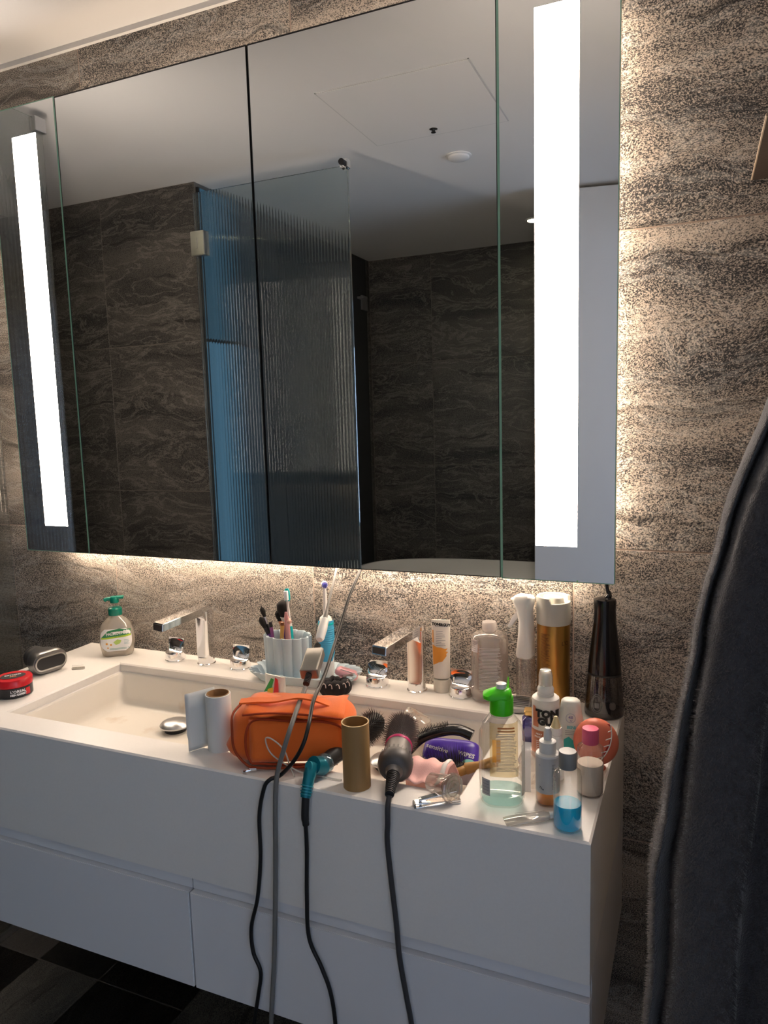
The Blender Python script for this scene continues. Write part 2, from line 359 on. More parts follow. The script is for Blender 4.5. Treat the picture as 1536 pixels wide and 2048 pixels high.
# bedroom beyond the doorway, with a daylight window
bd = MB(); bd.bb((XR+.1, -1.6, -.1), (2.6, 1.5, 0)); bd = bd.build('floor_bedroom', P('carpet', (.35, .33, .31), .9, bump=.3, bscale=500), smooth=0); struct(bd, 'plain grey carpet floor beyond the doorway', 'floor')
bd = MB(); bd.bb((XR+.1, -1.7, 0), (2.6, -1.6, CH)); bd.bb((XR+.1, 1.5, 0), (2.6, 1.6, CH)); bd.bb((2.6, -1.7, 0), (2.7, 1.6, CH)); bd = bd.build('wall_bedroom', PAINT, smooth=0); struct(bd, 'white painted bedroom wall beyond the doorway', 'wall')
bd = MB().bb((XR+.1, -1.7, CH), (2.7, 1.6, CH+.1)).build('ceiling_bedroom', CEIL, smooth=0); struct(bd, 'white bedroom ceiling beyond the doorway', 'ceiling')
wn = MB(); wn.bb((2.56, -1.02, .48), (2.6, 1.02, .53)); wn.bb((2.56, -1.02, 2.1), (2.6, 1.02, 2.15))
for yy in (-1.02, -.025, .97): wn.bb((2.56, yy, .48), (2.6, yy+.05, 2.15))
wn = wn.build('window_1', P('window_frame', (.6, .6, .6), .4), smooth=0); struct(wn, 'bedroom window bright with cool daylight', 'window')
for y0, y1 in ((-.97, -.025), (.025, .97)): MB().bb((2.585, y0, .53), (2.59, y1, 2.1)).build('pane', L_DAY, wn, smooth=0)
# open white door, seen in the mirror
DOORP = P('door_grey', (.50, .51, .53), .55)
hin = Vector((.235, -.553, 0)); ang = math.atan2(.0238, -.125) ; L = .895
dr = struct(MB().box((L/2, 0, 1.185), (L, .042, 2.35)).xf(Matrix.Translation(hin) @ Matrix.Rotation(ang, 4, 'Z')).build('door_1', DOORP, smooth=0, bevel=.002), 'tall plain white door standing open, seen in the mirror', 'door')
hd = MB(); hd.tube([(.06+.79, .021, 1.0), (.85, .065, 1.0)], .009); hd.tube([(.855, .065, 1.0), (.74, .065, 1.0)], .009)
hd.xf(Matrix.Translation(hin) @ Matrix.Rotation(ang, 4, 'Z') @ Matrix.Scale(-1, 4, (0,1,0))).build('door_handle', STEEL, dr)
# added glowing panel for the blue light on the shower wall end, smoked glass door beside it
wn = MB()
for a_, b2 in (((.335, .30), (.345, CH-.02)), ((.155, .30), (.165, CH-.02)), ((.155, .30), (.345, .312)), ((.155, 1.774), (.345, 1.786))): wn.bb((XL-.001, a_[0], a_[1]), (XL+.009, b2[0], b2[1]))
wn = wn.build('blue_glow_panel', DARKAL, smooth=0); struct(wn, 'narrow blue glow panel added behind the ribbed shower door', 'window')
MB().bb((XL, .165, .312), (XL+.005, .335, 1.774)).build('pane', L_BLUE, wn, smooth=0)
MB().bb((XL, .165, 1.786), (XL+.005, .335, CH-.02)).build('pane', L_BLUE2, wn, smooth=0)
SMOKE = P('smoked_glass', (.032, .034, .035), .6, spec=.2)
d2 = struct(MB().bb((XL+.001, -1.20, .02), (XL+.011, 0.06, CH-.01)).build('door_2', SMOKE, smooth=0), 'dark smoked glass door left of the bathtub', 'door')
h = MB(); h.bb((XL+.011, -1.19, 2.08), (XL+.022, -1.12, 2.16)); h.bb((XL+.011, -1.13, 2.135), (XL+.05, -1.075, 2.147)); h.build('hinge', STEEL, d2, smooth=0)
# shower tray edge, reeded fixed screen and reeded door
REEDP = .0125
def reeded(length, z0, z1, thick=.008):
    """slab along +x: flat back, half-round ribs in front (towards +y)"""
    n = int(round(length/REEDP)); k = 6; prof = []
    for i in range(n):
        for j in range(k):
            a = j/k; prof.append((length*(i+a)/n, thick/2+.0019*math.sin(PI*a)))
    prof.append((length, thick/2))
    poly = [(0, -thick/2)] + [(0, prof[0][1])] + prof[1:] + [(length, -thick/2)]
    m = MB(); m.loft([[(x, y, z0) for x, y in poly], [(x, y, z1) for x, y in poly]])
    return m
fx = thing('shower_screen', 'fixed ribbed glass shower screen against the granite wall', 'shower screen', (XL, YW-.002, 0), -PI/2)
reeded(.392, .012, 2.345).build('glass_panel', REEDF, fx, smooth=50)
MB().bb((-.0, -.009, 0), (.392, .009, .014)).build('floor_channel', STEEL, fx, smooth=0)
MB().bb((.36, -.012, 2.31), (.40, .012, 2.35)).build('clamp', STEEL, fx, smooth=0, bevel=.001)
sd = thing('shower_door', 'ribbed glass shower door swung open on chrome hinges', 'shower door', (XL+.006, YS+.022, 0), 0)
reeded(.655, .015, 2.325).build('glass_panel', REED, sd, smooth=50)
for z in (.28, 2.137):
    h = MB(); h.bb((-.012, -.018, z-.045), (.05, .020, z+.045)); h = h.build('hinge', STEEL, sd, smooth=0, bevel=.002)
    MB().bb((.012, .020, z-.02), (.020, .0225, z+.02)).build('hinge_pin', STEEL, h, smooth=0)
cl = MB(); cl.bb((.632, -.012, 2.315), (.662, .016, 2.345)); cl = cl.build('corner_clamp', CHROME, sd, smooth=0, bevel=.002)
MB().tube([(.647, .016, 2.33), (.647, .034, 2.33)], .011, 14).build('clamp_bolt', BLACK, cl)
MB().tube([(.655, -.002, .015), (.655, -.002, 2.315)], .0035, 8).build('edge_seal', CLEAR('seal', (.8, .86, .86), .2), sd)
struct(MB().bb((XL-.004, YS, 0), (XL+.004, YW-.41, .003)).build('trim_2', GROUT, smooth=0), 'pale threshold strip along the shower floor', 'trim')
# ceiling fittings
ap = thing('access_panel', 'square white access panel in the ceiling, seen in the mirror', 'access panel', (-.80, .58, CH))
MB().bb((-.225, -.22, -.002), (.225, .22, 0)).build('panel', CEIL, ap, smooth=0)
fr = MB()
for a, bq in (((-.229,-.224,-.0015),(.229,-.2205,0)), ((-.229,.2205,-.0015),(.229,.224,0)), ((-.229,-.224,-.0015),(-.2255,.224,0)), ((.2255,-.224,-.0015),(.229,.224,0))): fr.bb(a, bq)
fr.build('joint', P('panel_joint', (.56, .56, .56), .8), ap, smooth=0)
vt = thing('ceiling_vent', 'round white ceiling vent disc seen in the mirror', 'vent', (-.807, .135, CH))
MB().lathe([(.046, 0), (.046, -.003), (.043, -.004)], 40).build('ring', CEIL, vt); MB().lathe([(.038, -.002), (.038, -.010), (.034, -.013), (.001, -.0135)], 40).build('disc', CEIL, vt)
sp = thing('sprinkler', 'tiny dark sprinkler head in the ceiling, seen in the mirror', 'sprinkler', (-.807, .407, CH))
MB().lathe([(.014, 0), (.014, -.002), (.009, -.004)], 20).build('plate', STEEL, sp); MB().lathe([(.005, -.003), (.005, -.010), (.008, -.011), (.008, -.013), (.001, -.014)], 16).build('nozzle', BLACK, sp)
def downlight(x, y, label):
    o = thing('downlight', label, 'downlight', (x, y, CH))
    MB().lathe([(.046, 0), (.046, -.004), (.036, -.005), (.036, -.001)], 32, cap0=False, cap1=False).build('bezel', WHITE, o)
    MB().lathe([(.0355, -.0015), (.001, -.0016)], 32).build('lamp', L_DOWN, o); return o
downlight(-.735, -.853, 'round warm ceiling downlight above the bathtub')
downlight(-2.16, 1.16, 'round warm ceiling downlight inside the shower')
# bathtub
tb = thing('bathtub', 'white oval freestanding bathtub against the far granite wall', 'bathtub', (-.93, -.86, 0))
def oval(a, bb_, z, n=56, p=2.5):
    return [(a*math.copysign(abs(math.cos(2*PI*j/n))**(2/p), math.cos(2*PI*j/n)), bb_*math.copysign(abs(math.sin(2*PI*j/n))**(2/p), math.sin(2*PI*j/n)), z) for j in range(n)]
m = MB(); m.loft([oval(.66,.28,0), oval(.70,.31,.08), oval(.76,.355,.40), oval(.80,.385,.60), oval(.81,.392,.625), oval(.805,.388,.636), oval(.79,.376,.636), oval(.775,.362,.62), oval(.73,.335,.42), oval(.66,.28,.16), oval(.58,.22,.125)])
m.build('tub_shell', P('tub_acrylic', (.82, .81, .78), .2), tb)
MB().lathe([(.03, .1255), (.03, .130), (.001, .132)], 24).build('drain', CHROME, tb)
tp = MB(); tp.tube([(.62, -.30, .636), (.62, -.30, .80)], .013, 14); tp.tube([(.62, -.30, .79), (.50, -.20, .79)], .011, 12); tp.build('bath_tap', CHROME, tb)

# ------------------------------------------------------------------ mirror cabinet
MY = 1.3857; MB0, MT = 1.128, 2.225; MX = [-1.6358, -1.4196, -.8793, -.3488, -.1354]
mc = thing('mirror_cabinet', 'wide wall mirror cabinet with lit vertical strips at both ends', 'mirror cabinet', ((MX[0]+MX[4])/2, YW, MB0))
ox, oy, oz = mc.location
def lb(a, bq): return MB().bb((a[0]-ox, a[1]-oy, a[2]-oz), (bq[0]-ox, bq[1]-oy, bq[2]-oz))
lb((MX[0]+.055, MY+.031, MB0+.011), (MX[4]-.055, YW, MT-.050)).build('cabinet_body', DARKAL, mc, smooth=0)
lb((MX[0]+.012, MY+.019, MB0+.010), (MX[4]-.012, MY+.031, MT-.010)).build('backing_board', DARKAL, mc, smooth=0)
g = .0028
for i in (1, 2):
    d = lb((MX[i]+g, MY, MB0+.001), (MX[i+1]-g, MY+.018, MT-.003)).build('mirror_door', MIRROR, mc, smooth=0)
    fr = lb((MX[i]+g-.0012, MY+.0006, MB0-.001), (MX[i+1]-g+.0012, MY+.019, MB0+.0008)); 
    for a, bq in (((MX[i]+g, MY+.0002, MT-.003), (MX[i+1]-g, MY+.019, MT+.0005)), ((MX[i]+g-.0014, MY-.0004, MB0), (MX[i]+g+.0002, MY+.019, MT)), ((MX[i+1]-g-.0002, MY-.0004, MB0), (MX[i+1]-g+.0014, MY+.019, MT))):
        fr.bb((a[0]-ox, a[1]-oy, a[2]-oz), (bq[0]-ox, bq[1]-oy, bq[2]-oz))
    fr.build('door_frame', DARKAL, d, smooth=0)
SX = [(-1.5655, -1.4865), (-.2815, -.2030)]; SZ = (1.195, 2.1575)
for k, (a, bq) in enumerate(((0, 1), (3, 4))):
    x0, x1 = MX[a], MX[bq]; s0, s1 = SX[k]
    m = MB()
    for q in (((x0+g*(k==1), MY, MB0), (s0, MY+.012, MT)), ((s1, MY, MB0), (x1-g*(k==0), MY+.012, MT)), ((s0, MY, MB0), (s1, MY+.012, SZ[0])), ((s0, MY, SZ[1]), (s1, MY+.012, MT))):
        m.bb((q[0][0]-ox, q[0][1]-oy, q[0][2]-oz), (q[1][0]-ox, q[1][1]-oy, q[1][2]-oz))
    sp_ = m.build('side_mirror', MIRROR, mc, smooth=0)
    lb((s0, MY+.0006, SZ[0]), (s1, MY+.010, SZ[1])).build('light_strip', L_STRIP, sp_, smooth=0)
    e = lb((x0, MY-.0003, MB0-.0016), (x1, MY+.0125, MB0))
    for q in (((x0, MY-.0003, MT), (x1, MY+.0125, MT+.0018)), ((x0-.0014, MY-.0003, MB0), (x0+(g if k else 0)+.0002, MY+.0125, MT)), ((x1-(0 if k else g)-.0002, MY-.0003, MB0), (x1+.0014, MY+.0125, MT))):
        e.bb((q[0][0]-ox, q[0][1]-oy, q[0][2]-oz), (q[1][0]-ox, q[1][1]-oy, q[1][2]-oz))
    e.build('glass_edge', GEDGE, sp_, smooth=0)
    lb((x0+.004, MY+.0126, MB0+.004), (x1-.004, MY+.019, MT-.004)).build('panel_back', DARKAL, sp_, smooth=0)
# LED strips on the body, hidden behind the overhanging mirrors, washing the granite
yy0, yy1 = MY+.040, YW-.012
for nm, a, bq in (('bottom', (MX[0]+.07, yy0, MB0+.006), (MX[4]-.07, yy1, MB0+.011)), ('top', (MX[0]+.07, yy0, MT-.050), (MX[4]-.07, yy1, MT-.044)),
                  ('side', (MX[0]+.049, yy0, MB0+.07), (MX[0]+.055, yy1, MT-.07)), ('side', (MX[4]-.055, yy0, MB0+.07), (MX[4]-.049, yy1, MT-.07))):
    lb(a, bq).build('halo_light', L_HALO[nm], mc, smooth=0)

# ------------------------------------------------------------------ vanity
VX0, VX1, VY0 = -1.525, -.1213, .9647
SX0, SX1, SY0, SY1, SZB = -1.318, -.328, 1.032, 1.356, .760
ZA = .6432          # lower edge of the solid-surface apron
wt = thing('washbasin', 'white wall-hung double washbasin with one long trough', 'washbasin', ((VX0+VX1)/2, (VY0+YW)/2, ZA))
ox, oy, oz = wt.location
m = MB()
def rect(x0, x1, y0, y1, z): return [(x0-ox, y0-oy, z-oz), (x1-ox, y0-oy, z-oz), (x1-ox, y1-oy, z-oz), (x0-ox, y1-oy, z-oz)]
e = .003
m.loft([rect(VX0, VX1, VY0, YW, ZA), rect(VX0, VX1, VY0, YW, CZ-e), rect(VX0+e, VX1-e, VY0+e, YW, CZ), rect(SX0-e, SX1+e, SY0-e, SY1+e, CZ), rect(SX0, SX1, SY0, SY1, CZ-e), rect(SX0, SX1, SY0, SY1, CZ-.020), rect(SX0+.006, SX1-.006, SY0+.005, SY1-.006, CZ-.024)], True, False)
m.build('worktop', SOLID, wt, smooth=30)
m = MB(); cn = lambda x0, x1, y0, y1, z, r: [( (x1 if sx > 0 else x0) - sx*r + r*math.cos(q*PI/2+k*PI/12) - ox, (y1 if sy > 0 else y0) - sy*r + r*math.sin(q*PI/2+k*PI/12) - oy, z-oz) for q, (sx, sy) in enumerate(((1,1),(-1,1),(-1,-1),(1,-1))) for k in range(7)]
m.loft([cn(SX0+.004, SX1-.004, SY0+.003, SY1-.004, CZ-.021, .006), cn(SX0+.008, SX1-.008, SY0+.006, SY1-.008, CZ-.028, .012), cn(SX0+.014, SX1-.014, SY0+.010, SY1-.016, SZB+.020, .02), cn(SX0+.020, SX1-.020, SY0+.016, SY1-.022, SZB+.006, .026), cn(SX0+.034, SX1-.034, SY0+.030, SY1-.036, SZB, .03)], False, True)
# stained basin bowl
mt, nt, out = nmat('basin_stained'); N = nt.nodes.new; Lk = nt.links.new
pb = N('ShaderNodeBsdfPrincipled'); pb.inputs['Roughness'].default_value = .35; Lk(pb.outputs[0], out.inputs[0])
tc = N('ShaderNodeTexCoord'); nz = N('ShaderNodeTexNoise'); nz.inputs['Scale'].default_value = 9; nz.inputs['Detail'].default_value = 6; Lk(tc.outputs['Object'], nz.inputs['Vector'])
rp = N('ShaderNodeValToRGB'); rp.color_ramp.elements[0].position = .60; rp.color_ramp.elements[0].color = (.78, .74, .67, 1); rp.color_ramp.elements[1].position = .78; rp.color_ramp.elements[1].color = (.52, .36, .22, 1)
Lk(nz.outputs[0], rp.inputs[0]); Lk(rp.outputs[0], pb.inputs['Base Color'])
m.build('basin_bowl', mt, wt, smooth=60)
for dx in (-1.07, -.55):
    d = MB().lathe([(.024, SZB-oz+.0), (.024, SZB-oz+.010)], 28, (dx-ox, 1.255-oy, 0)).build('drain', BLACK, wt)
    MB().lathe([(.034, SZB-oz+.012), (.0345, SZB-oz+.015), (.030, SZB-oz+.020), (.018, SZB-oz+.024), (.001, SZB-oz+.0255)], 32, (dx-ox, 1.255-oy, 0)).build('drain_cap', STEEL, d)
vb = thing('vanity_cabinet', 'white handleless drawer unit hung under the washbasin', 'vanity cabinet', ((VX0+VX1)/2, (VY0+YW)/2, .4273))
ox, oy, oz = vb.location
lb2 = lambda a, bq: MB().bb((a[0]-ox, a[1]-oy, a[2]-oz), (bq[0]-ox, bq[1]-oy, bq[2]-oz))
m = lb2((VX0, VY0+.024, .4273), (VX1, YW, ZA-.001)); m.build('carcass', LACQ, vb, smooth=0)
lb2((VX0+.001, VY0+.012, .6150), (-.8174-.0006, VY0+.024, ZA-.001)).build('grip_rail', LACQ, vb, smooth=0)
lb2((-.8174+.0016, VY0+.012, .6150), (VX1-.001, VY0+.024, ZA-.001)).build('grip_rail', LACQ, vb, smooth=0)
for x0, x1 in ((VX0, -.8174-.0018), (-.8174+.0018, VX1)):
    lb2((x0, VY0, .4273), (x1, VY0+.022, .6144)).build('drawer_front', LACQ, vb, smooth=0, bevel=.0012)

# ------------------------------------------------------------------ taps
def tap(cx, label):
    o = thing('basin_tap', label, 'tap', (cx, 1.424, CZ), 0, 'chrome basin taps')
    m = MB(); m.lathe([(.0225, 0), (.0225, .003), (.020, .0045), (.020, .020)], 28)
    m.rr([(.010, .038, .034, .014), (.018, .038, .032, .010), (.028, .036, .026, .002), (.112, .036, .024, .002), (.136, .036, .026, .002)], 4)
    col = m.build('column', CHROME, o, smooth=35)
    # spout: flat bar reaching forward and slightly sideways toward the basin
    pr_ = [(.014, .126), (.010, .1465), (.000, .1490), (-.060, .1430), (-.134, .1350), (-.136, .1170), (-.060, .1250), (-.020, .1270), (-.008, .110), (.006,.106)]
    m = MB(); m.loft([[(-.0175, y, z) for y, z in pr_], [(.0175, y, z) for y, z in pr_]]).xf(Matrix.Rotation(math.radians(-13), 4, 'Z')); sp2 = m.build('spout', CHROME, o, smooth=20, bevel=.0012)
    MB().box((0, -.1356, .126), (.030, .001, .013)).xf(Matrix.Rotation(math.radians(-13), 4, 'Z')).build('outlet', BLACK, sp2, smooth=0)
    for sx in (-.0965, .0985):
        m = MB(); rings = []; r = .0235
        for k in range(17):
            u = -r*.998+2*r*.998*k/16; yf_ = -max(.004, (r*r-u*u)**.5)*.95; yb_ = .013; y1_ = yb_-.004
            cv = [(yf_+(y1_-yf_)*math.cos(t), .055-.033*math.sin(t)) for t in [PI/2*q/9 for q in range(10)]]
            rings.append([(sx+u, yb_, .003), (sx+u, yb_+.001, .0553)]+[(sx+u, a_, b2) for a_, b2 in cv]+[(sx+u, yf_-.0006, .020), (sx+u, yf_-.0006, .003)])
        h = m.loft(rings).build('handle', CHROME, o, smooth=35)
        MB().lathe([(.0245, 0), (.0245, .0025), (.023, .004)], 32, (sx, 0, 0)).build('handle_base', CHROME, h)
    return o
tap(-1.104, 'chrome tap with two lever handles beside the hand soap bottle')
tap(-.547, 'chrome tap with two lever handles beside the orange printed tube')

# ------------------------------------------------------------------ soap dispenser
x, y = -1.375, 1.412
so = thing('soap_dispenser', 'clear hand soap pump bottle with green pump and daisy label', 'soap bottle', (x, y, CZ), face(x, y, -.15))
TEALG = P('green_pump_plastic', (.0, .17, .12), .3); secs = [(0, .070, .040, .018), (.006, .078, .046, .022), (.035, .088, .052, .025), (.065, .084, .050, .024), (.085, .070, .043, .021), (.098, .044, .032, .0155), (.104, .030, .028, .0135), (.112, .028, .028, .0135)]
MB().rr(secs, 8).build('bottle', CLEAR('soap_clear', (.88, .84, .78), .10, (.86, .82, .76), .40), so, smooth=50)
MB().rr([(.004, .070, .038, .018), (.035, .080, .045, .021), (.060, .077, .043, .02)], 8).build('soap', CLEAR('soap_liquid', (.86, .80, .70), .02, (.8, .74, .64), .5), so, smooth=50)
MB().lathe([(.0165, .106), (.0175, .108), (.0175, .123), (.014, .126), (.007, .127)], 28).build('collar', TEALG, so)
pm = MB(); pm.lathe([(.005, .126), (.005, .139)], 14); pm.build('stem', CL, so)
pm = MB(); pm.lathe([(.011, .138), (.0115, .141), (.0115, .151), (.009, .154), (.001, .1545)], 22); pm.tube(smoothpath([(0, 0, .1475), (-.018, -.004, .1490), (-.024, -.006, .1450)], 4), [.0055]*4+[.005]*4+[.0045], 10); pm.box((.012, 0, .151), (.022, .018, .005)); pm.build('pump_head', TEALG, so, smooth=45)
fl = rrmap(secs, .0006)
lab = [( .037*math.cos(a)*1.0, .046+.031*math.sin(a)) for a in [2*PI*i/28 for i in range(28)]]
lab = [(max(-.0375, min(.0375, u*1.18)), max(.017, min(.074, v))) for u, v in lab]
m = MB(); rows = []
for i in range(15):
    v = .016+.058*i/14; hw = .0385*max(.35, 1-abs((v-.046)/.034)**3)**.5; rows.append([fl(-hw+2*hw*j/20, v, .0002) for j in range(21)])
m.loft(rows, False, False, closed=False).build('label', INKW, so)
polypatch('label_band', [(-.036, .052), (.037, .058), (.037, .070), (.010, .0745), (-.018, .070)], fl, P('label_green', (.03, .22, .09), .5), so, .0007)
polypatch('label_band', [(-.037, .048), (.037, .0535), (.037, .058), (-.036, .052)], fl, P('label_lime', (.42, .60, .05), .5), so, .0007)
text('lettering', 'PALMOLIVE', .0098, fl, INKW, so, .002, .0625, .0003, .08, .0011)
text('lettering', 'NATURALS', .0035, fl, P('label_ink_green', (.03, .18, .05), .6), so, .006, .0535, 0, .07, .0011)
for (u, v, s) in ((-.022, .037, .0085), (-.012, .034, .0075), (-.020, .026, .006)):
    m = MB()
    for k in range(10):
        a = 2*PI*k/10; m.add([fl(u+s*.25*math.cos(a-.25), v+s*.25*math.sin(a-.25), .0012), fl(u+s*math.cos(a-.14), v+s*math.sin(a-.14), .0012), fl(u+s*math.cos(a+.14), v+s*math.sin(a+.14), .0012), fl(u+s*.25*math.cos(a+.25), v+s*.25*math.sin(a+.25), .0012)], [(0,1,2,3)])
    d = m.build('daisy', P('petal', (.9, .9, .86), .5), so, smooth=0)
    polypatch('daisy_eye', [(u+s*.33*math.cos(2*PI*k/12), v+s*.33*math.sin(2*PI*k/12)) for k in range(12)], fl, P('daisy_eye', (.75, .30, .02), .5), d, .0016)
polypatch('leaf', [(-.006, .040), (.004, .047), (.014, .044), (.010, .036), (.0, .033)], fl, P('leaf_lime', (.45, .62, .15), .5), so, .0009)
lines('print', .020, .033, .034, .044, 4, fl, P('print_blue', (.25, .45, .5), .6), so, .0009); lines('print', -.016, .034, .021, .0235, 2, fl, P('print_green', (.05, .3, .25), .6), so, .0009, .1)

# ------------------------------------------------------------------ hair wax tin
x, y = -1.395, 1.112
wx = thing('hair_wax_tin', 'round black wax tin with a red lid', 'tin', (x, y, CZ), face(x, y))
RED = P('red_plastic', (.55, .012, .02), .3)
MB().lathe([(.036, 0), (.0385, .002), (.0385, .0225), (.037, .0235)], 44).build('tin', P('charcoal_plastic', (.018, .018, .02), .35), wx)
MB().lathe([(.0385, .0235), (.0395, .0245), (.0395, .038), (.0375, .0405), (.001, .041)], 44).build('lid', RED, wx)
text('lettering', "L'OREAL", .0085, cyl(.0385), INKW, wx, .008, .0155, .0002); text('lettering', 'MEN EXPERT', .0058, cyl(.0385), INKW, wx, .008, .0085, .0003)
patch('red_tab', .024, .036, .004, .019, cyl(.0385), RED, wx, 4)
top = lambda u, v, d=0.: (u, v, .0412+d)
polypatch('lid_print', [(.026*math.cos(2*PI*k/28), .020*math.sin(2*PI*k/28)) for k in range(28)], top, INK, wx, .0003)
text('lid_lettering', 'EXTREME', .008, top, INKW, wx, 0, .005, .0003, 0, .0008); text('lid_lettering', 'FIX', .009, top, P('ink_orange', (.8, .35, .15), .5), wx, 0, -.006, .0004, 0, .0008)

# ------------------------------------------------------------------ dryer nozzle, little clip
nz_ = thing('dryer_nozzle', 'grey metal hair dryer nozzle with a long slot', 'dryer nozzle', (-1.462, 1.252, CZ), math.radians(78))
m = MB()
secs = []
for t, wd, ht in ((0, .086, .050), (.004, .090, .054), (.012, .092, .056), (.035, .080, .054), (.050, .058, .054), (.062, .052, .052), (.066, .054, .054), (.070, .052, .052)):
    n = 40; r = ht/2; ring = []
    for j in range(n):
        a = 2*PI*j/n; ring.append(((wd/2-r)*(1 if math.cos(a) > 0 else -1)+r*math.cos(a), t-.035, ht/2*math.sin(a)+.028))
    secs.append(ring)
m.loft(secs).build('shell', P('nickel_grey', (.20, .195, .19), .32, .85), nz_, smooth=40)
def stad(wd, ht, yv, n=40):
    r = ht/2; return [((wd/2-r)*(1 if math.cos(2*PI*j/n) > 0 else -1)+r*math.cos(2*PI*j/n), yv, r*math.sin(2*PI*j/n)+.028) for j in range(n)]
MB().loft([stad(.078, .034, -.0356), stad(.078, .034, -.0372)]).build('slot', BLACK, nz_, smooth=40)
m = MB(); m.loft([stad(.080, .036, -.0352), stad(.080, .036, -.0385), stad(.073, .029, -.0385), stad(.073, .029, -.036)], False, False); m.build('slot_rim', P('nickel_bright', (.42, .41, .40), .25, .9), nz_, smooth=40)
MB().tube([(0, .034, .028), (0, .040, .028)], .027, 32).build('collar', P('nickel_dark', (.08, .08, .08), .4, .6), nz_)
bt = thing('plastic_clip', 'tiny clear plastic clip lying on the worktop left of the basin', 'clip', (-1.385, 1.287, CZ), .5)
m = MB(); m.rr([(0, .030, .012, .004), (.004, .030, .012, .004)], 4); m.build('plate', CLEAR('clip_clear', (.9, .88, .84), .15, (.8, .78, .72), .4), bt)
MB().tube([(-.014, 0, .005), (-.014, 0, .010), (.013, 0, .010)], .0012, 6).build('hook', WHITE, bt)

# ------------------------------------------------------------------ paper roll and cardboard tube
KRAFT = P('kraft_card', (.36, .20, .085), .6, bump=.05, bscale=250)
x, y = -.786, 1.040
pr_ = thing('paper_roll', 'nearly empty white paper roll with one loose sheet', 'paper roll', (x, y, CZ), face(x, y))
PAPER = P('white_paper', (.74, .75, .72), .8, bump=.08, bscale=350)
def shell(r0, r1, h, seg=36): return MB().lathe([(r0, 0), (r1, 0), (r1, h), (r0, h)], seg, cap0=False, cap1=False)
m = MB(); m.loft([[(r*math.cos(2*PI*j/36), r*math.sin(2*PI*j/36), z) for j in range(36)] for r, z in ((.0205, .0), (.0228, 0), (.0228, .103), (.0212, .1035), (.0205, .1035), (.0205, 0))], False, False); m.build('paper_layer', PAPER, pr_)
m = MB(); m.loft([[(r*math.cos(2*PI*j/36), r*math.sin(2*PI*j/36), z) for j in range(36)] for r, z in ((.0190, .0), (.0203, 0), (.0203, .1045), (.0190, .1045), (.0190, 0))], False, False); m.build('card_core', KRAFT, pr_)
m = MB(); nn = 10; z = [.0005 + .108*i/14 for i in range(15)]
rows = []
for zz in z:
    row = []
    for i in range(nn+1):
        t = i/nn; a = PI/2*1.15 + t*1.1
        if i < nn: px_, py_ = .0232*math.cos(a)-.030*t*t, .0232*math.sin(a)*1.0-.006*t
        else: px_, py_ = .0232*math.cos(a)-.030, .0232*math.sin(a)-.006
        jag = .0014*((round(zz*1000) // 4) % 2) if i == nn else 0
        row.append((px_-jag-.004*t, py_, zz))
    rows.append(row)
m.loft(rows, False, False, closed=False); m.build('loose_sheet', P('paper_sheet', (.70, .70, .66), .85, bump=.08, bscale=350), pr_, solid=.0005)
x, y = -.492, 1.000
gt = thing('cardboard_tube', 'golden brown bare cardboard tube standing on the front rim', 'cardboard tube', (x, y, CZ), face(x, y))
m = MB(); m.loft([[(r*math.cos(2*PI*j/40), r*math.sin(2*PI*j/40), z) for j in range(40)] for r, z in ((.0205, .0), (.0222, 0), (.0222, .1078), (.0205, .1078), (.0205, 0))], False, False); m.build('tube_wall', P('gold_card', (.33, .19, .07), .5, bump=.03, bscale=90, bstretch=(1, 1, .2)), gt)
m = MB(); m.loft([[(r*math.cos(2*PI*j/40), r*math.sin(2*PI*j/40), z) for j in range(40)] for r, z in ((.0203, .1076), (.0224, .1076), (.0224, .1084), (.0203, .1084), (.0203, .1076))], False, False); m.build('cut_rim', P('card_edge', (.62, .45, .24), .7), gt)

# ------------------------------------------------------------------ orange toiletry bag
ORANGE = P('orange_canvas', (.88, .165, .014), .75, bump=.25, bscale=900, sheen=.3)
ORANGED = P('orange_lining', (.40, .045, .008), .8, bump=.2, bscale=900)
bag = thing('toiletry_bag', 'bright orange canvas toiletry bag with its flap unzipped', 'bag', (-.643, 1.068, CZ+.002), math.radians(20))
def sgn(v, p): return math.copysign(abs(v)**p, v)
def pillow(wd, dp, ht, nu=28, nv=14, p=.55, crease=0.):
    m = MB(); rings = []
    for i in range(nv+1):
        ph = -PI/2+PI*i/nv; rings.append([(wd/2*sgn(math.cos(ph), p)*sgn(math.cos(2*PI*j/nu), p), dp/2*sgn(math.cos(ph), p)*sgn(math.sin(2*PI*j/nu), p), ht/2*sgn(math.sin(ph), p)+ht/2) for j in range(nu)])
    return m.loft(rings)
def crumple(amp, sc, seed=0.):
    def fn(x, y, z):
        n = mnoise.noise_vector(Vector((x*sc+seed, y*sc-seed, z*sc))); return (x+n.x*amp, y+n.y*amp, z+n.z*amp)
    return fn
def bagshape(x, y, z):
    t = (x+.115)/.23                       # left end stands taller and closer, right end sags
    z2 = z*(1.0-.10*t) ; y2 = y*(1.0-.12*t)
    if z > .05: y2 += .010
    x2 = x - (.012 if z < .03 and x < 0 else 0)
    return crumple(.004, 22)(x2, y2, z2)
pillow(.216, .122, .096, 44, 22, .50).warp(bagshape).build('body', ORANGE, bag, smooth=60)
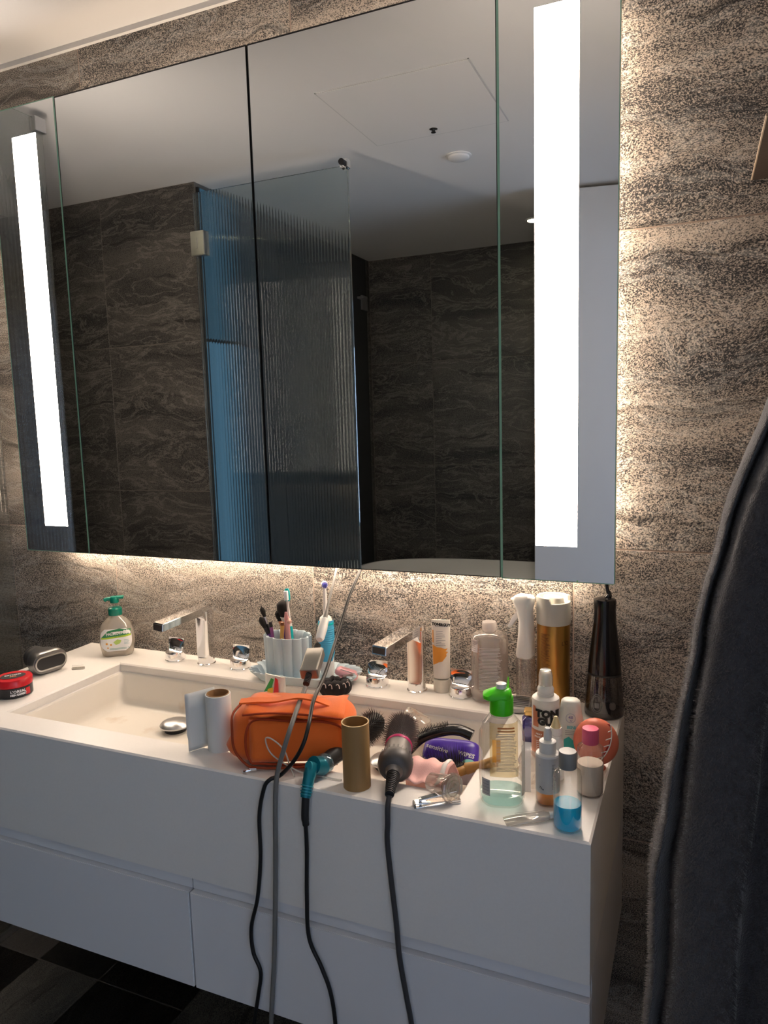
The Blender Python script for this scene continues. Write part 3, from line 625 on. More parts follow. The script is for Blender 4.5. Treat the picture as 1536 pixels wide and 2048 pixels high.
# front panel: flat field bounded by piping, its upper part dark where the bag is open
fy = lambda u, v: -.0645 + .012*max(0, (u+.115)/.23) + .012*max(0., v-.055)/.04
pts = [(-.066, .010), (-.074, .030), (-.074, .060), (-.066, .079), (-.045, .084), (0, .080), (.055, .078), (.088, .068), (.096, .045), (.090, .020), (.070, .008), (0, .006), (-.066, .010)]
MB().tube(smoothpath([(u, fy(u, v)-.001, v) for u, v in pts], 5), .0022, 8).build('piping', ORANGED, bag)
m = MB(); rows = []
for i in range(9):
    v = .012+.072*i/8; rows.append([(-.068+.158*j/16 - .006*(i/8-.5)**2, fy(-.068+.158*j/16, v)-.0012-.004*math.sin(PI*i/8)*math.sin(PI*j/16)+.002*mnoise.noise(Vector((j*.4, i*.5, 1))), v-.006*(j/16)*(i/8)) for j in range(17)])
m.loft(rows, False, False, closed=False); m.build('front_panel', ORANGE, bag, smooth=60, solid=.001)
m = MB(); rows = []
for i in range(7):
    t = i/6; rows.append([(-.078+.17*j/16, .030-.092*t + .010*(j/16), .0975+.006*math.sin(PI*t*.8)-.006*t*t-.011*(j/16)+.003*math.sin(j*.9+t*2)) for j in range(17)])
m.loft(rows, False, False, closed=False); m.build('flap', ORANGE, bag, smooth=60, solid=.0016)
MB().tube(smoothpath([(-.078, -.062, .0950), (-.03, -.060, .0975), (.03, -.057, .093), (.092, -.053, .083)], 6), .0020, 8).build('flap_binding', ORANGED, bag)
m = MB(); sp_ = smoothpath([(-.088, -.035, .106), (-.060, -.025, .104), (-.030, -.02, .1025), (.01, -.018, .108), (.04, -.018, .103), (.065, -.015, .092)], 6)
for i in range(len(sp_)-1):
    a, b_ = sp_[i], sp_[i+1]; m.loft([[a+Vector((0, -.008, 0)), a+Vector((0, .008, .002)), a+Vector((0, .008, .005)), a+Vector((0, -.008, .003))], [b_+Vector((0, -.008, 0)), b_+Vector((0, .008, .002)), b_+Vector((0, .008, .005)), b_+Vector((0, -.008, .003))]], i == 0, i == len(sp_)-2)
m.build('carry_strap', ORANGE, bag, smooth=60)
MB().tube(smoothpath([(-.098, .02, .086), (-.106, -.02, .080), (-.102, -.045, .060), (-.098, -.052, .030), (-.080, -.060, .010), (-.060, -.066, .004), (.0, -.067, .004), (.08, -.056, .006)], 6), .0022, 8).build('zip', P('zip_orange', (.35, .05, .01), .6, bump=.4, bscale=1500), bag)
z_ = MB(); z_.box((-.062, -.071, .004), (.012, .005, .005)); z_.tube(smoothpath([(-.066, -.073, .003), (-.074, -.076, .002), (-.078, -.079, .0025)], 4), .0022, 8); z_.build('zip_puller', CHROME, bag)

# ------------------------------------------------------------------ toothpaste behind the bag
tpz = thing('toothpaste_tube', 'crumpled white toothpaste tube with red, yellow and green print behind the orange bag', 'toothpaste', (-.832, 1.306, SZB+.004), math.radians(-8))
m = MB(); sec = []
for t, wd, dp, zz in ((0, .026, .026, 0), (.12, .026, .026, .02), (.18, .046, .040, .03), (.5, .050, .034, .075), (.8, .053, .018, .110), (1, .056, .003, .135)):
    sec.append([(wd/2*math.cos(2*PI*j/24), dp/2*math.sin(2*PI*j/24), zz) for j in range(24)])
m.loft(sec).warp(crumple(.003, 30, 2)).build('tube_body', P('tube_white', (.80, .79, .76), .3), tpz, smooth=60)
ff = lambda u, v, d=0.: (u, -.0215+(v-.03)*.165-d-.001, v)
polypatch('print_green', [(-.024, .098), (-.004, .104), (.002, .128), (-.006, .130)], ff, P('print_leaf_green', (.04, .32, .06), .4), tpz, .001)
polypatch('print_yellow', [(-.020, .080), (.002, .080), (.002, .112), (-.012, .106)], ff, P('print_yellow', (.75, .45, .03), .4), tpz, .002)
polypatch('print_red', [(.002, .075), (.022, .078), (.014, .130), (.006, .134)], ff, P('print_red', (.62, .01, .02), .3), tpz, .0025)

# ------------------------------------------------------------------ tray, cup and what they hold
PALEB = P('pale_blue_ceramic', (.50, .60, .66), .45)
tr = thing('scalloped_tray', 'pale blue scalloped oval tray on the worktop', 'tray', (-.812, 1.402, CZ), math.radians(4))
def scal(a, b_, z, amp, n=26, sub=6):
    out = []
    for j in range(n*sub):
        th = 2*PI*j/(n*sub); k = 1-amp+amp*abs(math.sin(n*th/2))**.7
        out.append((a*k*sgn(math.cos(th), .62), b_*k*sgn(math.sin(th), .62), z))
    return out
m = MB(); m.loft([scal(.102, .043, 0, .02), scal(.108, .047, .002, .04), scal(.130, .060, .021, .11), scal(.134, .0625, .026, .12), scal(.131, .0610, .0268, .12), scal(.127, .058, .0245, .12), scal(.106, .0455, .006, .03), scal(.06, .02, .005, .01)])
m.build('dish', PALEB, tr, smooth=50)
TRZ = CZ+.0064
cx, cy = -.856, 1.404
cp = thing('fluted_cup', 'pale blue fluted cup holding brushes on the tray', 'cup', (cx, cy, TRZ), 0)
def flute(r, z, amp, n=13, sub=8):
    return [((r*(1-amp)+r*amp*abs(math.sin(n*PI*j/(n*sub)))**.6)*math.cos(2*PI*j/(n*sub)), (r*(1-amp)+r*amp*abs(math.sin(n*PI*j/(n*sub)))**.6)*math.sin(2*PI*j/(n*sub))*.70, z) for j in range(n*sub)]
m = MB(); m.loft([flute(.054, 0, .13), flute(.056, .003, .13), flute(.060, .094, .13), flute(.0595, .0965, .13), flute(.056, .0965, .13), flute(.052, .09, .13), flute(.050, .006, .12)]); m.build('cup_body', PALEB, cp, smooth=50)
WOODB = P('pink_handle', (.62, .30, .27), .4); BRIS = P('black_bristle', (.012, .010, .010), .9); PURP = P('purple_handle', (.12, .04, .22), .35)
def stickthing(name, label, cat, base, tip, parts, group=None):
    """a long thing leaning in the cup; parts: (name, mat, [(s, r)], flat) with s in metres along the stick"""
    q = align(base, tip); o = thing(name, label, cat, base, 0, group, quat=q); Ln = (Vector(tip)-Vector(base)).length
    for nm, mt_, pf, fl_ in parts: MB().lathe([(r, s*Ln) for s, r in pf], 16, sy=fl_).build(nm, mt_, o)
    return o
zc = TRZ+.008
def mk(label, bx, by, tx, ty, tz, hm, fm_, r, hr, hl=.16):
    return stickthing('makeup_brush', label, 'brush', (bx, by, zc), (tx, ty, tz), [('handle', hm, [(0, r*.6), (.05, r), (.5, r), (1-hl-.1, r*.8)], 1), ('ferrule', fm_, [(1-hl-.11, r*.9), (1-hl, hr*.62)], 1), ('bristles', BRIS, [(1-hl, hr*.6), (1-hl*.55, hr), (1-hl*.25, hr*.98), (1-.02, hr*.6), (1, hr*.15)], .8)], 'makeup brushes in the fluted cup')
mk('slim black makeup brush with a blunt tip leaning out of the cup', -.872, 1.405, -.921, 1.400, 1.022, BLACK, STEEL, .0035, .006)
mk('short black makeup brush with a purple handle in the cup', -.862, 1.400, -.922, 1.395, .998, PURP, BLACK, .0045, .0075, .2)
mk('wide fluffy black makeup brush with a pink handle in the cup', -.858, 1.418, -.872, 1.415, 1.038, WOODB, WHITE, .0048, .0165, .24)
mk('brown tipped makeup brush with a purple handle in the cup', -.850, 1.425, -.892, 1.420, 1.010, PURP, P('copper', (.6, .28, .16), .3, .8), .004, .0075, .18)
TEAL = P('teal_plastic', (.0, .42, .44), .3)
o = stickthing('toothbrush', 'white and teal manual toothbrush standing in the cup', 'toothbrush', (-.838, 1.392, zc), (-.853, 1.405, 1.062), [('handle', WHITE, [(0, .005), (.55, .0068), (.68, .004), (.82, .003), (.99, .0032)], .8), ('grip', TEAL, [(.32, .0069), (.52, .0075), (.58, .0066)], .85)])
MB().rr([(.168, .010, .004, .002), (.173, .0145, .005, .002), (.190, .0145, .005, .002), (.197, .008, .004, .002)], 4).build('head', TEAL, o)
MB().rr([(.171, .010, .008, .003, 0, -.005), (.192, .010, .008, .003, 0, -.005)], 4).build('bristles', INKW, o)
o = stickthing('hair_tweezer', 'pink plastic hair clip standing in the cup', 'hair clip', (-.835, 1.385, zc), (-.848, 1.388, 1.018), [('arm', P('pink_plastic', (.70, .34, .33), .4), [(0, .005), (.4, .006), (.9, .0062), (1, .003)], .5)])
MB().lathe([(.001, .118), (.005, .121), (.006, .126), (.003, .131), (.001, .132)], 14, (.006, 0, 0)).build('tip', P('peach', (.72, .42, .34), .4), o)
o = stickthing('eye_pencil', 'short golden pencil standing in the cup', 'pencil', (-.868, 1.385, zc), (-.858, 1.388, .995), [('barrel', P('gold_pencil', (.62, .36, .10), .35), [(0, .0045), (.93, .0045), (.98, .002)], 1), ('cap', P('pencil_cap', (.25, .10, .04), .4), [(.93, .0046), (.985, .0042), (1, .001)], 1)])
o = stickthing('lip_pencil', 'slim mauve pencil standing in the cup', 'pencil', (-.880, 1.395, zc), (-.893, 1.392, .990), [('barrel', P('mauve', (.28, .08, .26), .35), [(0, .004), (.9, .004)], 1), ('cap', BLACK, [(.9, .0043), (1, .0036)], 1)])
# electric toothbrush
x, y = -.768, 1.428
eb = thing('electric_toothbrush', 'blue and white electric toothbrush standing on the tray', 'toothbrush', (x, y, TRZ), face(x, y, .1))
AQUA = P('aqua_grip', (.07, .42, .68), .35)
m = MB(); m.lathe([(.0135, 0), (.015, .004), (.0165, .05), (.0175, .095), (.0165, .125), (.0125, .138), (.006, .143), (.0045, .15)], 28); m.build('handle', WHITE, eb)
m = MB(); rows = []
for i in range(13):
    zz = .038+.094*i/12; rr_ = (.0166 if zz < .05 else .0176 if zz < .11 else .0172)+.0006; half = (.5+1.2*min(1, max(0, (zz-.034)/.03)))
    rows.append([(rr_*math.sin(a), -rr_*math.cos(a), zz) for a in [(-1+2*k/14)*half for k in range(15)]])
m.loft(rows, False, False, closed=False); m.build('grip', AQUA, eb)
m = MB()
for i in range(8): m.lathe([(.0184, .076+.005*i), (.0190, .0775+.005*i), (.0184, .079+.005*i)], 28, cap0=False, cap1=False)
m.build('grip_rib', AQUA, eb)
MB().lathe([(.0178, .122), (.0186, .124), (.0178, .127)], 28, cap0=False, cap1=False).build('ring', TEAL, eb)
MB().lathe([(.0055, .145), (.005, .17), (.0042, .20), (.0046, .212)], 16).build('neck', WHITE, eb)
h = MB(); h.tube([(0, .004, .214), (0, -.008, .214)], .0075, 20); h = h.build('brush_head', WHITE, eb)
m = MB()
for k in range(26):
    a, r = k*2.4, .0062*math.sqrt(k/26); m.tube([(r*math.cos(a), -.008, .214+r*math.sin(a)), (r*math.cos(a), -.0155, .214+r*math.sin(a))], .0008, 5)
stuff(m.build('bristles', P('brush_blue', (.10, .10, .55), .6), h))
# pink razor heads and lipstick on the tray
rz_ = thing('razor_cartridge', 'pink razor cartridge lying on the scalloped tray', 'razor', (-.712, 1.408, CZ+.018), math.radians(25))
PINKR = P('razor_pink', (.70, .36, .40), .35)
m = MB(); m.rr([(0, .050, .022, .009), (.004, .054, .026, .011), (.012, .050, .024, .010), (.017, .040, .016, .007)], 6); m.xf(Matrix.Rotation(.35, 4, 'Y')).build('housing', PINKR, rz_, smooth=50)
for k in range(4): MB().box((0, -.0095+.005*k, .0165-.0012*abs(k-1.5)), (.034, .0016, .0022)).xf(Matrix.Rotation(.35, 4, 'Y')).build('blade', STEEL, rz_, smooth=0)
lp = thing('lipstick', 'small clear and pink lip gloss tube lying on the tray', 'lip gloss', (-.735, 1.388, CZ+.013), 0, None, quat=align((0,0,0), (.05, .012, .012)))
MB().lathe([(.005, 0), (.006, .002), (.006, .028)], 16).build('tube', CLEAR('gloss_clear', (.75, .45, .45), .15), lp); MB().lathe([(.0062, .026), (.0062, .046), (.005, .048), (.001, .0482)], 16).build('cap', P('gloss_cap', (.10, .07, .07), .3), lp)
# black patterned scrunchie at the tray corner
sc = thing('scrunchie', 'black fabric scrunchie with white lettering beside the tray', 'scrunchie', (-.706, 1.343, CZ-.004), .4)
m = MB(); R1, R2 = .021, .0135; rings = []
for i in range(48):
    a = 2*PI*i/48; r2 = R2*(1+.07*math.sin(a*11)+.12*math.sin(a*4+1)); rings.append([((R1+r2*math.cos(2*PI*j/14))*math.cos(a), (R1+r2*math.cos(2*PI*j/14))*math.sin(a)*.7, .022+r2*1.25*math.sin(2*PI*j/14)) for j in range(14)])
rings.append(rings[0]); m.loft(rings, False, False); m.build('fabric', P('black_fabric', (.014, .012, .014), .85, bump=.5, bscale=120), sc, smooth=60)
m = MB()
for k in range(7):
    a = -2.4+k*.55; r = R1+R2*.6; m.tube(smoothpath([(r*math.cos(a)-.003, r*.7*math.sin(a)-.006, .034), (r*math.cos(a), r*.7*math.sin(a)-.009, .037), (r*math.cos(a)+.003, r*.7*math.sin(a)-.007, .033), (r*math.cos(a)+.004, r*.7*math.sin(a)-.011, .028)], 3), .0009, 5)
m.build('print', P('print_pale', (.6, .52, .5), .7), sc)

# ------------------------------------------------------------------ cables hanging from the cabinet
CABG = P('grey_cable', (.17, .165, .155), .45); CABB = P('black_cable', (.010, .010, .011), .38)
gc = thing('power_cable', 'grey power cable with inline adapter hung from the mirror over the washbasin', 'cable', (-.744, 1.446, 1.132))
loc = Vector(gc.location)
gp = [(-.744,1.446,1.132),(-.742,1.440,1.112),(-.705,1.320,1.056),(-.693,1.280,1.036)]
MB().tube([p-loc for p in smoothpath(gp, 8)], .0030, 10).build('cord', CABG, gc)
gp2 = [(-.637,1.097,.970),(-.633,1.083,.966),(-.624,1.055,.963),(-.608,1.010,.958),(-.603,.980,.940),(-.612,.968,.901),(-.618,.962,.874),(-.6200,.9575,.845),(-.6225,.9565,.80),(-.626,.9575,.735),(-.631,.9575,.654),(-.639,.9575,.542),(-.652,.9575,.419),(-.661,.957,.30),(-.655,.955,.16),(-.64,.93,.02),(-.60,.90,.006),(-.50,.86,.006)]
MB().tube([p-loc for p in smoothpath(gp2, 8)], .0040, 10).build('cord', CABG, gc)
def along(a, b_, prof, seg=24, sx=1, sy=1):
    M = Matrix.Translation(Vector(a)-loc) @ align(a, b_).to_matrix().to_4x4()
    return MB().lathe([(r, z) for z, r in prof], seg, sx=sx, sy=sy).xf(M)
along((-.694,1.288,1.041), (-.670,1.205,1.005), [(0, .004), (.004, .0085), (.03, .0098), (.060, .0090), (.066, .006)], 20).build('white_plug', WHITE, gc)
A_, B_ = Vector((-.680,1.240,1.020)), Vector((-.632,1.080,.965)); q = align(A_, B_); M = Matrix.Translation(A_-loc) @ q.to_matrix().to_4x4() @ Matrix.Rotation(.35, 4, 'Z')
MB().rr([(.052, .030, .019, .003), (.054, .034, .022, .004), (.120, .034, .022, .004), (.122, .030, .019, .003)], 5).xf(M).build('adapter', P('adapter_grey', (.24, .225, .20), .35, .5), gc, smooth=40)
for a0, a1 in ((.030, .052), (.122, .150)):
    m = MB()
    for k in range(7): z0 = a0+(a1-a0)*k/7; m.lathe([(.0048, z0), (.0062, z0+.0008), (.0062, z0+(a1-a0)/7*.6), (.0048, z0+(a1-a0)/7*.7)], 12)
    m.xf(M).build('strain_relief', BLACKM, gc)
along((-.703,1.315,1.054), (-.693,1.280,1.036), [(0, .003), (.006, .0045), (.03, .005)], 14).build('sleeve', CABG, gc)
bc = thing('power_cable', 'black power cord looping from the mirror over the front rim', 'cable', (-.684, 1.446, 1.132)); loc = Vector(bc.location)
bp_ = [(-.684,1.446,1.132),(-.683,1.440,1.112),(-.681,1.380,1.071),(-.663,1.280,1.012),(-.625,1.150,.977),(-.594,1.050,.970),(-.574,.997,.955),(-.573,.975,.929),(-.592,.9740,.896),(-.617,.9715,.8680),(-.632,.9605,.8620),(-.642,.957,.846),(-.654,.9575,.796),(-.656,.9575,.722),(-.666,.9575,.647),(-.682,.9575,.588),(-.681,.9575,.542),(-.668,.9575,.508),(-.676,.9575,.459),(-.688,.957,.398),(-.697,.955,.30),(-.70,.95,.15),(-.71,.93,.02),(-.76,.90,.006),(-.85,.86,.006)]
MB().tube([p-loc for p in smoothpath(bp_, 8)], .0034, 10).build('cord', CABB, bc)
MB().lathe([(.004, 0), (.007, .004), (.007, .014)], 16, (0, 0, -.016)).build('plug', BLACK, bc)
ww = tag(MB().tube([p-Vector((-.60, 1.0, CZ)) for p in smoothpath([(-.522,1.004,CZ+.002),(-.535,1.003,CZ+.002),(-.556,1.002,CZ+.003),(-.596,.998,CZ+.006),(-.640,.985,.892),(-.652,.984,.918),(-.640,.984,.921),(-.618,.986,.904),(-.606,.984,.876),(-.600,.986,CZ+.0025)], 8)], .0013, 8).build('charging_lead', CLEAR('white_lead', (.9, .9, .88), .15, (.85, .84, .8), .7)), 'thin white lead looping in front of the orange bag', 'cable')
ww.location = (-.60, 1.0, CZ)

# ------------------------------------------------------------------ hot brush with teal swivel (behind the gold tube)
def bristlebarrel(m, L, r, nb, rows, ln, th=.0009, tilt=.0):
    for i in range(rows):
        for j in range(nb):
            a = 2*PI*(j+.5*(i % 2))/nb; z = L*(i+.5)/rows; l2 = ln*(.8+.35*random.random()); dz = (random.random()-.5)*.004+tilt
            c, s_ = math.cos(a), math.sin(a); t = Vector((-s_, c, 0))*th
            p = Vector((r*c, r*s_, z)); q_ = Vector(((r+l2)*c, (r+l2)*s_, z+dz))
            m.add([p+t, p-t, p+Vector((0, 0, th*1.6)), q_], [(0,1,3), (1,2,3), (2,0,3)])
TEALD = P('teal_metallic', (.006, .18, .24), .28, .35)
hb = thing('hot_air_brush', 'bristled hot brush with teal swivel cord end, lying behind the cardboard tube', 'hair brush', (-.560, 1.012, CZ+.0185), 0, None, quat=align((-.560,1.012,.872), (-.532,1.125,.890)))
MB().lathe([(.010, .004), (.0135, .010), (.0150, .035), (.0160, .060)], 26).build('barrel', P('dark_gunmetal', (.06, .06, .06), .35, .6), hb)
MB().lathe([(.0140, -.002), (.0165, .002), (.0165, .008), (.0140, .012)], 28, cap0=False, cap1=False).build('clear_ring', CLEAR('ring_clear', (.6, .8, .85), .2, (.2, .5, .6), .3), hb)
MB().lathe([(.0165, .058), (.017, .062), (.017, .150), (.014, .155)], 26).build('bristle_core', P('core_dark', (.03, .028, .027), .5), hb)
m = MB(); bristlebarrel(m, .085, .017, 26, 22, .013); m.xf(Matrix.Translation((0, 0, .064))); stuff(m.build('bristles', P('bristle_grey', (.07, .06, .055), .8), hb, smooth=0))
Mi = hb.rotation_quaternion.to_matrix().to_4x4(); Mi.translation = hb.location; Mi = Mi.inverted()
def local(m): return m.xf(Mi)
m = MB(); m.tube([(-.566, .990, .884), (-.560, 1.012, .874)], .0150, 24); local(m).build('swivel_joint', TEALD, hb)
m = MB(); m.tube(smoothpath([(-.568,.990,.884),(-.566,.978,.876),(-.564,.966,.864),(-.5635,.956,.846)], 4), [.0115]*3+[.0105]*3+[.0095]*3+[.0085]*3+[.008], 16); local(m).build('swivel_arm', TEALD, hb)
m = MB(); m.tube([(-.5665, .9795, .888), (-.5675, .9765, .8895)], .0075, 20); local(m).build('swivel_boss', P('teal_light', (.02, .30, .38), .3, .2), hb)
m = MB()
for k in range(4): m.tube([(-.5640+.0002*k, .9645-.0022*k, .8625-.0038*k), (-.5640+.0002*k, .9638-.0022*k, .8613-.0038*k)], .0106-.0004*k, 16)
local(m).build('grip_rib', P('teal_rib', (.03, .34, .42), .35), hb)
tcord = [(-.5635,.957,.848),(-.564,.953,.817),(-.566,.9575,.758),(-.570,.9575,.670),(-.569,.9575,.599),(-.548,.9575,.552),(-.533,.9575,.511),(-.526,.957,.450),(-.527,.955,.36),(-.53,.95,.18),(-.54,.93,.02),(-.50,.88,.006),(-.42,.84,.006)]
local(MB().tube(smoothpath(tcord[:2]+[(-.5645,.9555,.80)], 6), [.0062]*9+[.0056]*4, 12)).build('strain_relief', BLACKM, hb)
local(MB().tube(smoothpath(tcord[1:], 8), .0034, 10)).build('cord', CABB, hb)

# ------------------------------------------------------------------ grey styler with round bristle head
A_, B_ = Vector((-.4205, .9665, .8750)), Vector((-.457, 1.105, .903))
st = thing('hair_styler', 'grey hair styler with round bristle head and ribbed cord end on the front rim', 'hair styler', A_, 0, None, quat=align(A_, B_))
GUN = P('styler_grey', (.17, .16, .155), .38, .45); GUND = P('styler_dark', (.09, .085, .083), .42, .4)
m = MB()
for k in range(13):
    z0 = -.004+.0037*k; r = .0072+.0042*k/13; m.lathe([(r*.84, z0), (r, z0+.0005), (r, z0+.0024), (r*.84, z0+.0030)], 20)
m.build('strain_relief', BLACKM, st)
MB().lathe([(.0112, .042), (.0125, .046), (.0160, .052)], 28).build('tail_cone', GUN, st)
MB().lathe([(.016, .050), (.0235, .054), (.0285, .062), (.0290, .074), (.0265, .080)], 36).build('end_cap', GUND, st)
m = MB()
for k in range(22):
    a = 2*PI*k/22; m.box((.0268*math.cos(a), .0268*math.sin(a), .081), (.0016, .0026, .008), Matrix.Rotation(a, 3, 'Z'))
m.build('vent_fin', P('fin_grey', (.12, .115, .11), .4, .4), st, smooth=0)
MB().lathe([(.0255, .078), (.0245, .086), (.0225, .105), (.0220, .114)], 36).build('barrel', GUN, st)
MB().lathe([(.0222, .113), (.0232, .115), (.0232, .118), (.0222, .120)], 36, cap0=False, cap1=False).build('pink_ring', P('magenta', (.48, .015, .12), .35), st)
MB().lathe([(.0215, .119), (.0215, .175), (.017, .182), (.001, .184)], 32).build('bristle_core', P('core_brown', (.09, .075, .068), .6), st)
m = MB(); bristlebarrel(m, .055, .0210, 44, 20, .0100, .0008, .002); m.xf(Matrix.Translation((0, 0, .122))); stuff(m.build('bristles', P('bristle_taupe', (.20, .165, .145), .85), st, smooth=0))
Mi = st.rotation_quaternion.to_matrix().to_4x4(); Mi.translation = st.location; Mi = Mi.inverted()
dc = [(-.4195,.9625,.8728),(-.4190,.9535,.858),(-.4200,.954,.832),(-.4230,.9575,.798),(-.418,.9575,.733),(-.412,.9575,.668),(-.408,.9575,.610),(-.398,.9575,.545),(-.390,.957,.496),(-.384,.955,.42),(-.38,.95,.25),(-.39,.93,.02),(-.34,.90,.006),(-.25,.86,.006)]
local(MB().tube(smoothpath(dc, 8), [.0042]*(8*(len(dc)-1)+1), 10)).build('cord', P('cable_charcoal', (.045, .043, .045), .45), st)

# ------------------------------------------------------------------ things lying in the trough
hbnd = thing('comb_headband', 'black curved toothed headband arching over the trough', 'headband', (-.43, 1.20, SZB+.001))
loc = Vector(hbnd.location)
arc = smoothpath([(-.503,1.165,.766),(-.494,1.170,.795),(-.483,1.180,.826),(-.452,1.192,.862),(-.412,1.20,.879),(-.384,1.205,.882),(-.360,1.208,.874)], 8)
m = MB(); rings = []
for i, p in enumerate(arc):
    t = (arc[min(i+1, len(arc)-1)]-arc[max(i-1, 0)]).normalized(); nrm = Vector((0, 1, 0)).cross(t).normalized(); wv = Vector((0, 1, 0))*.4+nrm*0
    hw = .014*(1 if i < len(arc)-8 else .85); a_ = Vector((0, hw, 0)); b_ = nrm*.0095
    rings.append([p-loc+b_*math.sin(2*PI*j/12)+a_*math.cos(2*PI*j/12) for j in range(12)])
m.loft(rings).build('band', P('glossy_black', (.010, .010, .011), .22), hbnd, smooth=60)
m = MB()
for i in range(2, len(arc)-14):
    p = arc[i]-loc; t = (arc[min(i+1, len(arc)-1)]-arc[max(i-1, 0)]).normalized(); nrm = Vector((0, 1, 0)).cross(t).normalized()
    if nrm.z < 0: nrm = -nrm
    for s_ in (-.012, -.006, 0, .006): q_ = p+nrm*.0085+Vector((0, s_, 0)); m.tube([q_, q_+nrm*.0065], [.0010, .0004], 5)
stuff(m.build('teeth', BLACKM, hbnd, smooth=0))
bg = thing('plastic_pouch', 'crumpled clear plastic pouch in the trough behind the styler', 'pouch', (-.497, 1.275, SZB+.010))
pillow(.090, .060, .098, 30, 18, .8).warp(crumple(.016, 30, 5)).build('film', CLEAR('crinkled_film', (.90, .86, .82), .12, (.80, .75, .70), .35, .12), bg, smooth=20)
wp = thing('wipes_packet', 'purple wipes packet with white lettering in the trough', 'packet', (-.402, 1.215, SZB+.001), math.radians(8))
PURPLE = P('violet_film', (.075, .030, .38), .3)
tilt = Matrix.Translation((0, 0, .052)) @ Matrix.Rotation(math.radians(34), 4, 'X')
pillow(.112, .066, .060, 30, 14, .45).xf(Matrix.Translation((0, 0, -.03))).warp(crumple(.003, 30, 1)).xf(tilt).build('film_wrap', P('film_lilac', (.52, .50, .60), .25), wp, smooth=50)
def wf(u, v, d=0.):
    p = tilt @ Vector((u, v, .0300+d)); return tuple(p)
pl = pillow(.108, .062, .064, 30, 14, .45).xf(Matrix.Translation((0, 0.004, -.0305))).xf(tilt); pl.f = [f_ for f_ in pl.f if sum((tilt.inverted() @ Vector(pl.v[i])).z for i in f_)/len(f_) > .012]; pl.build('purple_top', PURPLE, wp, smooth=50)
text('lettering', 'sensitive', .0125, wf, INKW, wp, -.024, .006, .0002, -.22, .0040); text('lettering', 'WIPES', .0115, wf, INKW, wp, .030, -.002, .0003, -.2, .0042)
polypatch('seal_tab', [(.036+.012*math.cos(2*PI*k/20), -.018+.008*math.sin(2*PI*k/20)) for k in range(20)], wf, P('mint_tab', (.25, .62, .58), .4), wp, .0040)
pb_ = thing('paddle_brush', 'wooden hair brush with stiff black bristles lying in the trough', 'hair brush', (-.385, 1.130, SZB+.046), 0)
tilt = Matrix.Translation((0, 0, .030)) @ Matrix.Rotation(math.radians(-16), 4, 'Y') @ Matrix.Rotation(math.radians(-6), 4, 'X')
m = MB(); m.loft([oval(.042, .023, -.004, 36, 2.2), oval(.044, .025, 0, 36, 2.2), oval(.044, .025, .006, 36, 2.2), oval(.040, .021, .010, 36, 2.2)]).xf(tilt).build('wooden_back', P('honey_wood', (.42, .22, .06), .4, bump=.1, bscale=60, var=.2, bstretch=(1, 8, 8)), pb_, smooth=50)
m = MB(); m.tube([(.040, 0, .003), (.066, -.002, .006), (.095, -.002, .010)], [.010, .0075, .009], 14).xf(tilt).build('handle', P('honey_wood_2', (.40, .21, .06), .4, var=.2, bscale=60), pb_)
m = MB()
for i in range(17):
    for j in range(9):
        u, v = -.036+.072*i/16, -.018+.036*j/8
        if (u/.039)**2+(v/.021)**2 < 1:
            l2 = .033*(.85+.3*random.random()); q_ = Vector((u*1.18+(random.random()-.5)*.004, v*1.25+.006, .010+l2)); p = Vector((u, v, .009)); th = .0007
            m.add([p+Vector((th, 0, 0)), p+Vector((-th, th, 0)), p+Vector((0, -th, 0)), q_], [(0,1,3), (1,2,3), (2,0,3)])
m.xf(tilt); stuff(m.build('bristles', BRIS, pb_, smooth=0))
MB().loft([oval(.037, .019, .0095, 36, 2.2), oval(.035, .017, .0125, 36, 2.2)]).xf(tilt).build('cushion', BLACKM, pb_)
pk = thing('pink_cloth', 'crumpled pale pink cloth slumped over the trough edge', 'cloth', (-.404, 1.065, SZB+.001))
m = MB(); rows = []
for i in range(21):
    t = i/20; row = []
    for j in range(25):
        s_ = j/24; xx = -.045+.090*s_+.012*t*(s_-.4); prof = [(-.038, .1000), (-.020, .1010), (.000, .116), (.022, .113), (.040, .085), (.052, .030), (.060, .004)]
        kf = t*(len(prof)-1); k0 = min(int(kf), len(prof)-2); fr_ = kf-k0; yy = prof[k0][0]*(1-fr_)+prof[k0+1][0]*fr_; zz = prof[k0][1]*(1-fr_)+prof[k0+1][1]*fr_
        pl_ = .0055*math.sin(s_*21+math.sin(t*4)*1.2)*(.3+.7*s_)
        row.append((xx, yy+.3*pl_, zz+pl_*.6+.0045-.012*max(0, .35-s_)))
    rows.append(row)
m.loft(rows, False, False, closed=False).build('fabric', P('pink_cotton', (.86, .50, .46), .85, bump=.2, bscale=600), pk, smooth=70, solid=.0016)
m = MB(); m.loft([[(p[0], p[1], p[2]+.0016) for p in [rows[i][23-j] for i in range(13)]] for j in range(3)], False, False, closed=False).build('white_hem', P('hem_white', (.80, .74, .70), .85), pk, smooth=70, solid=.0012)
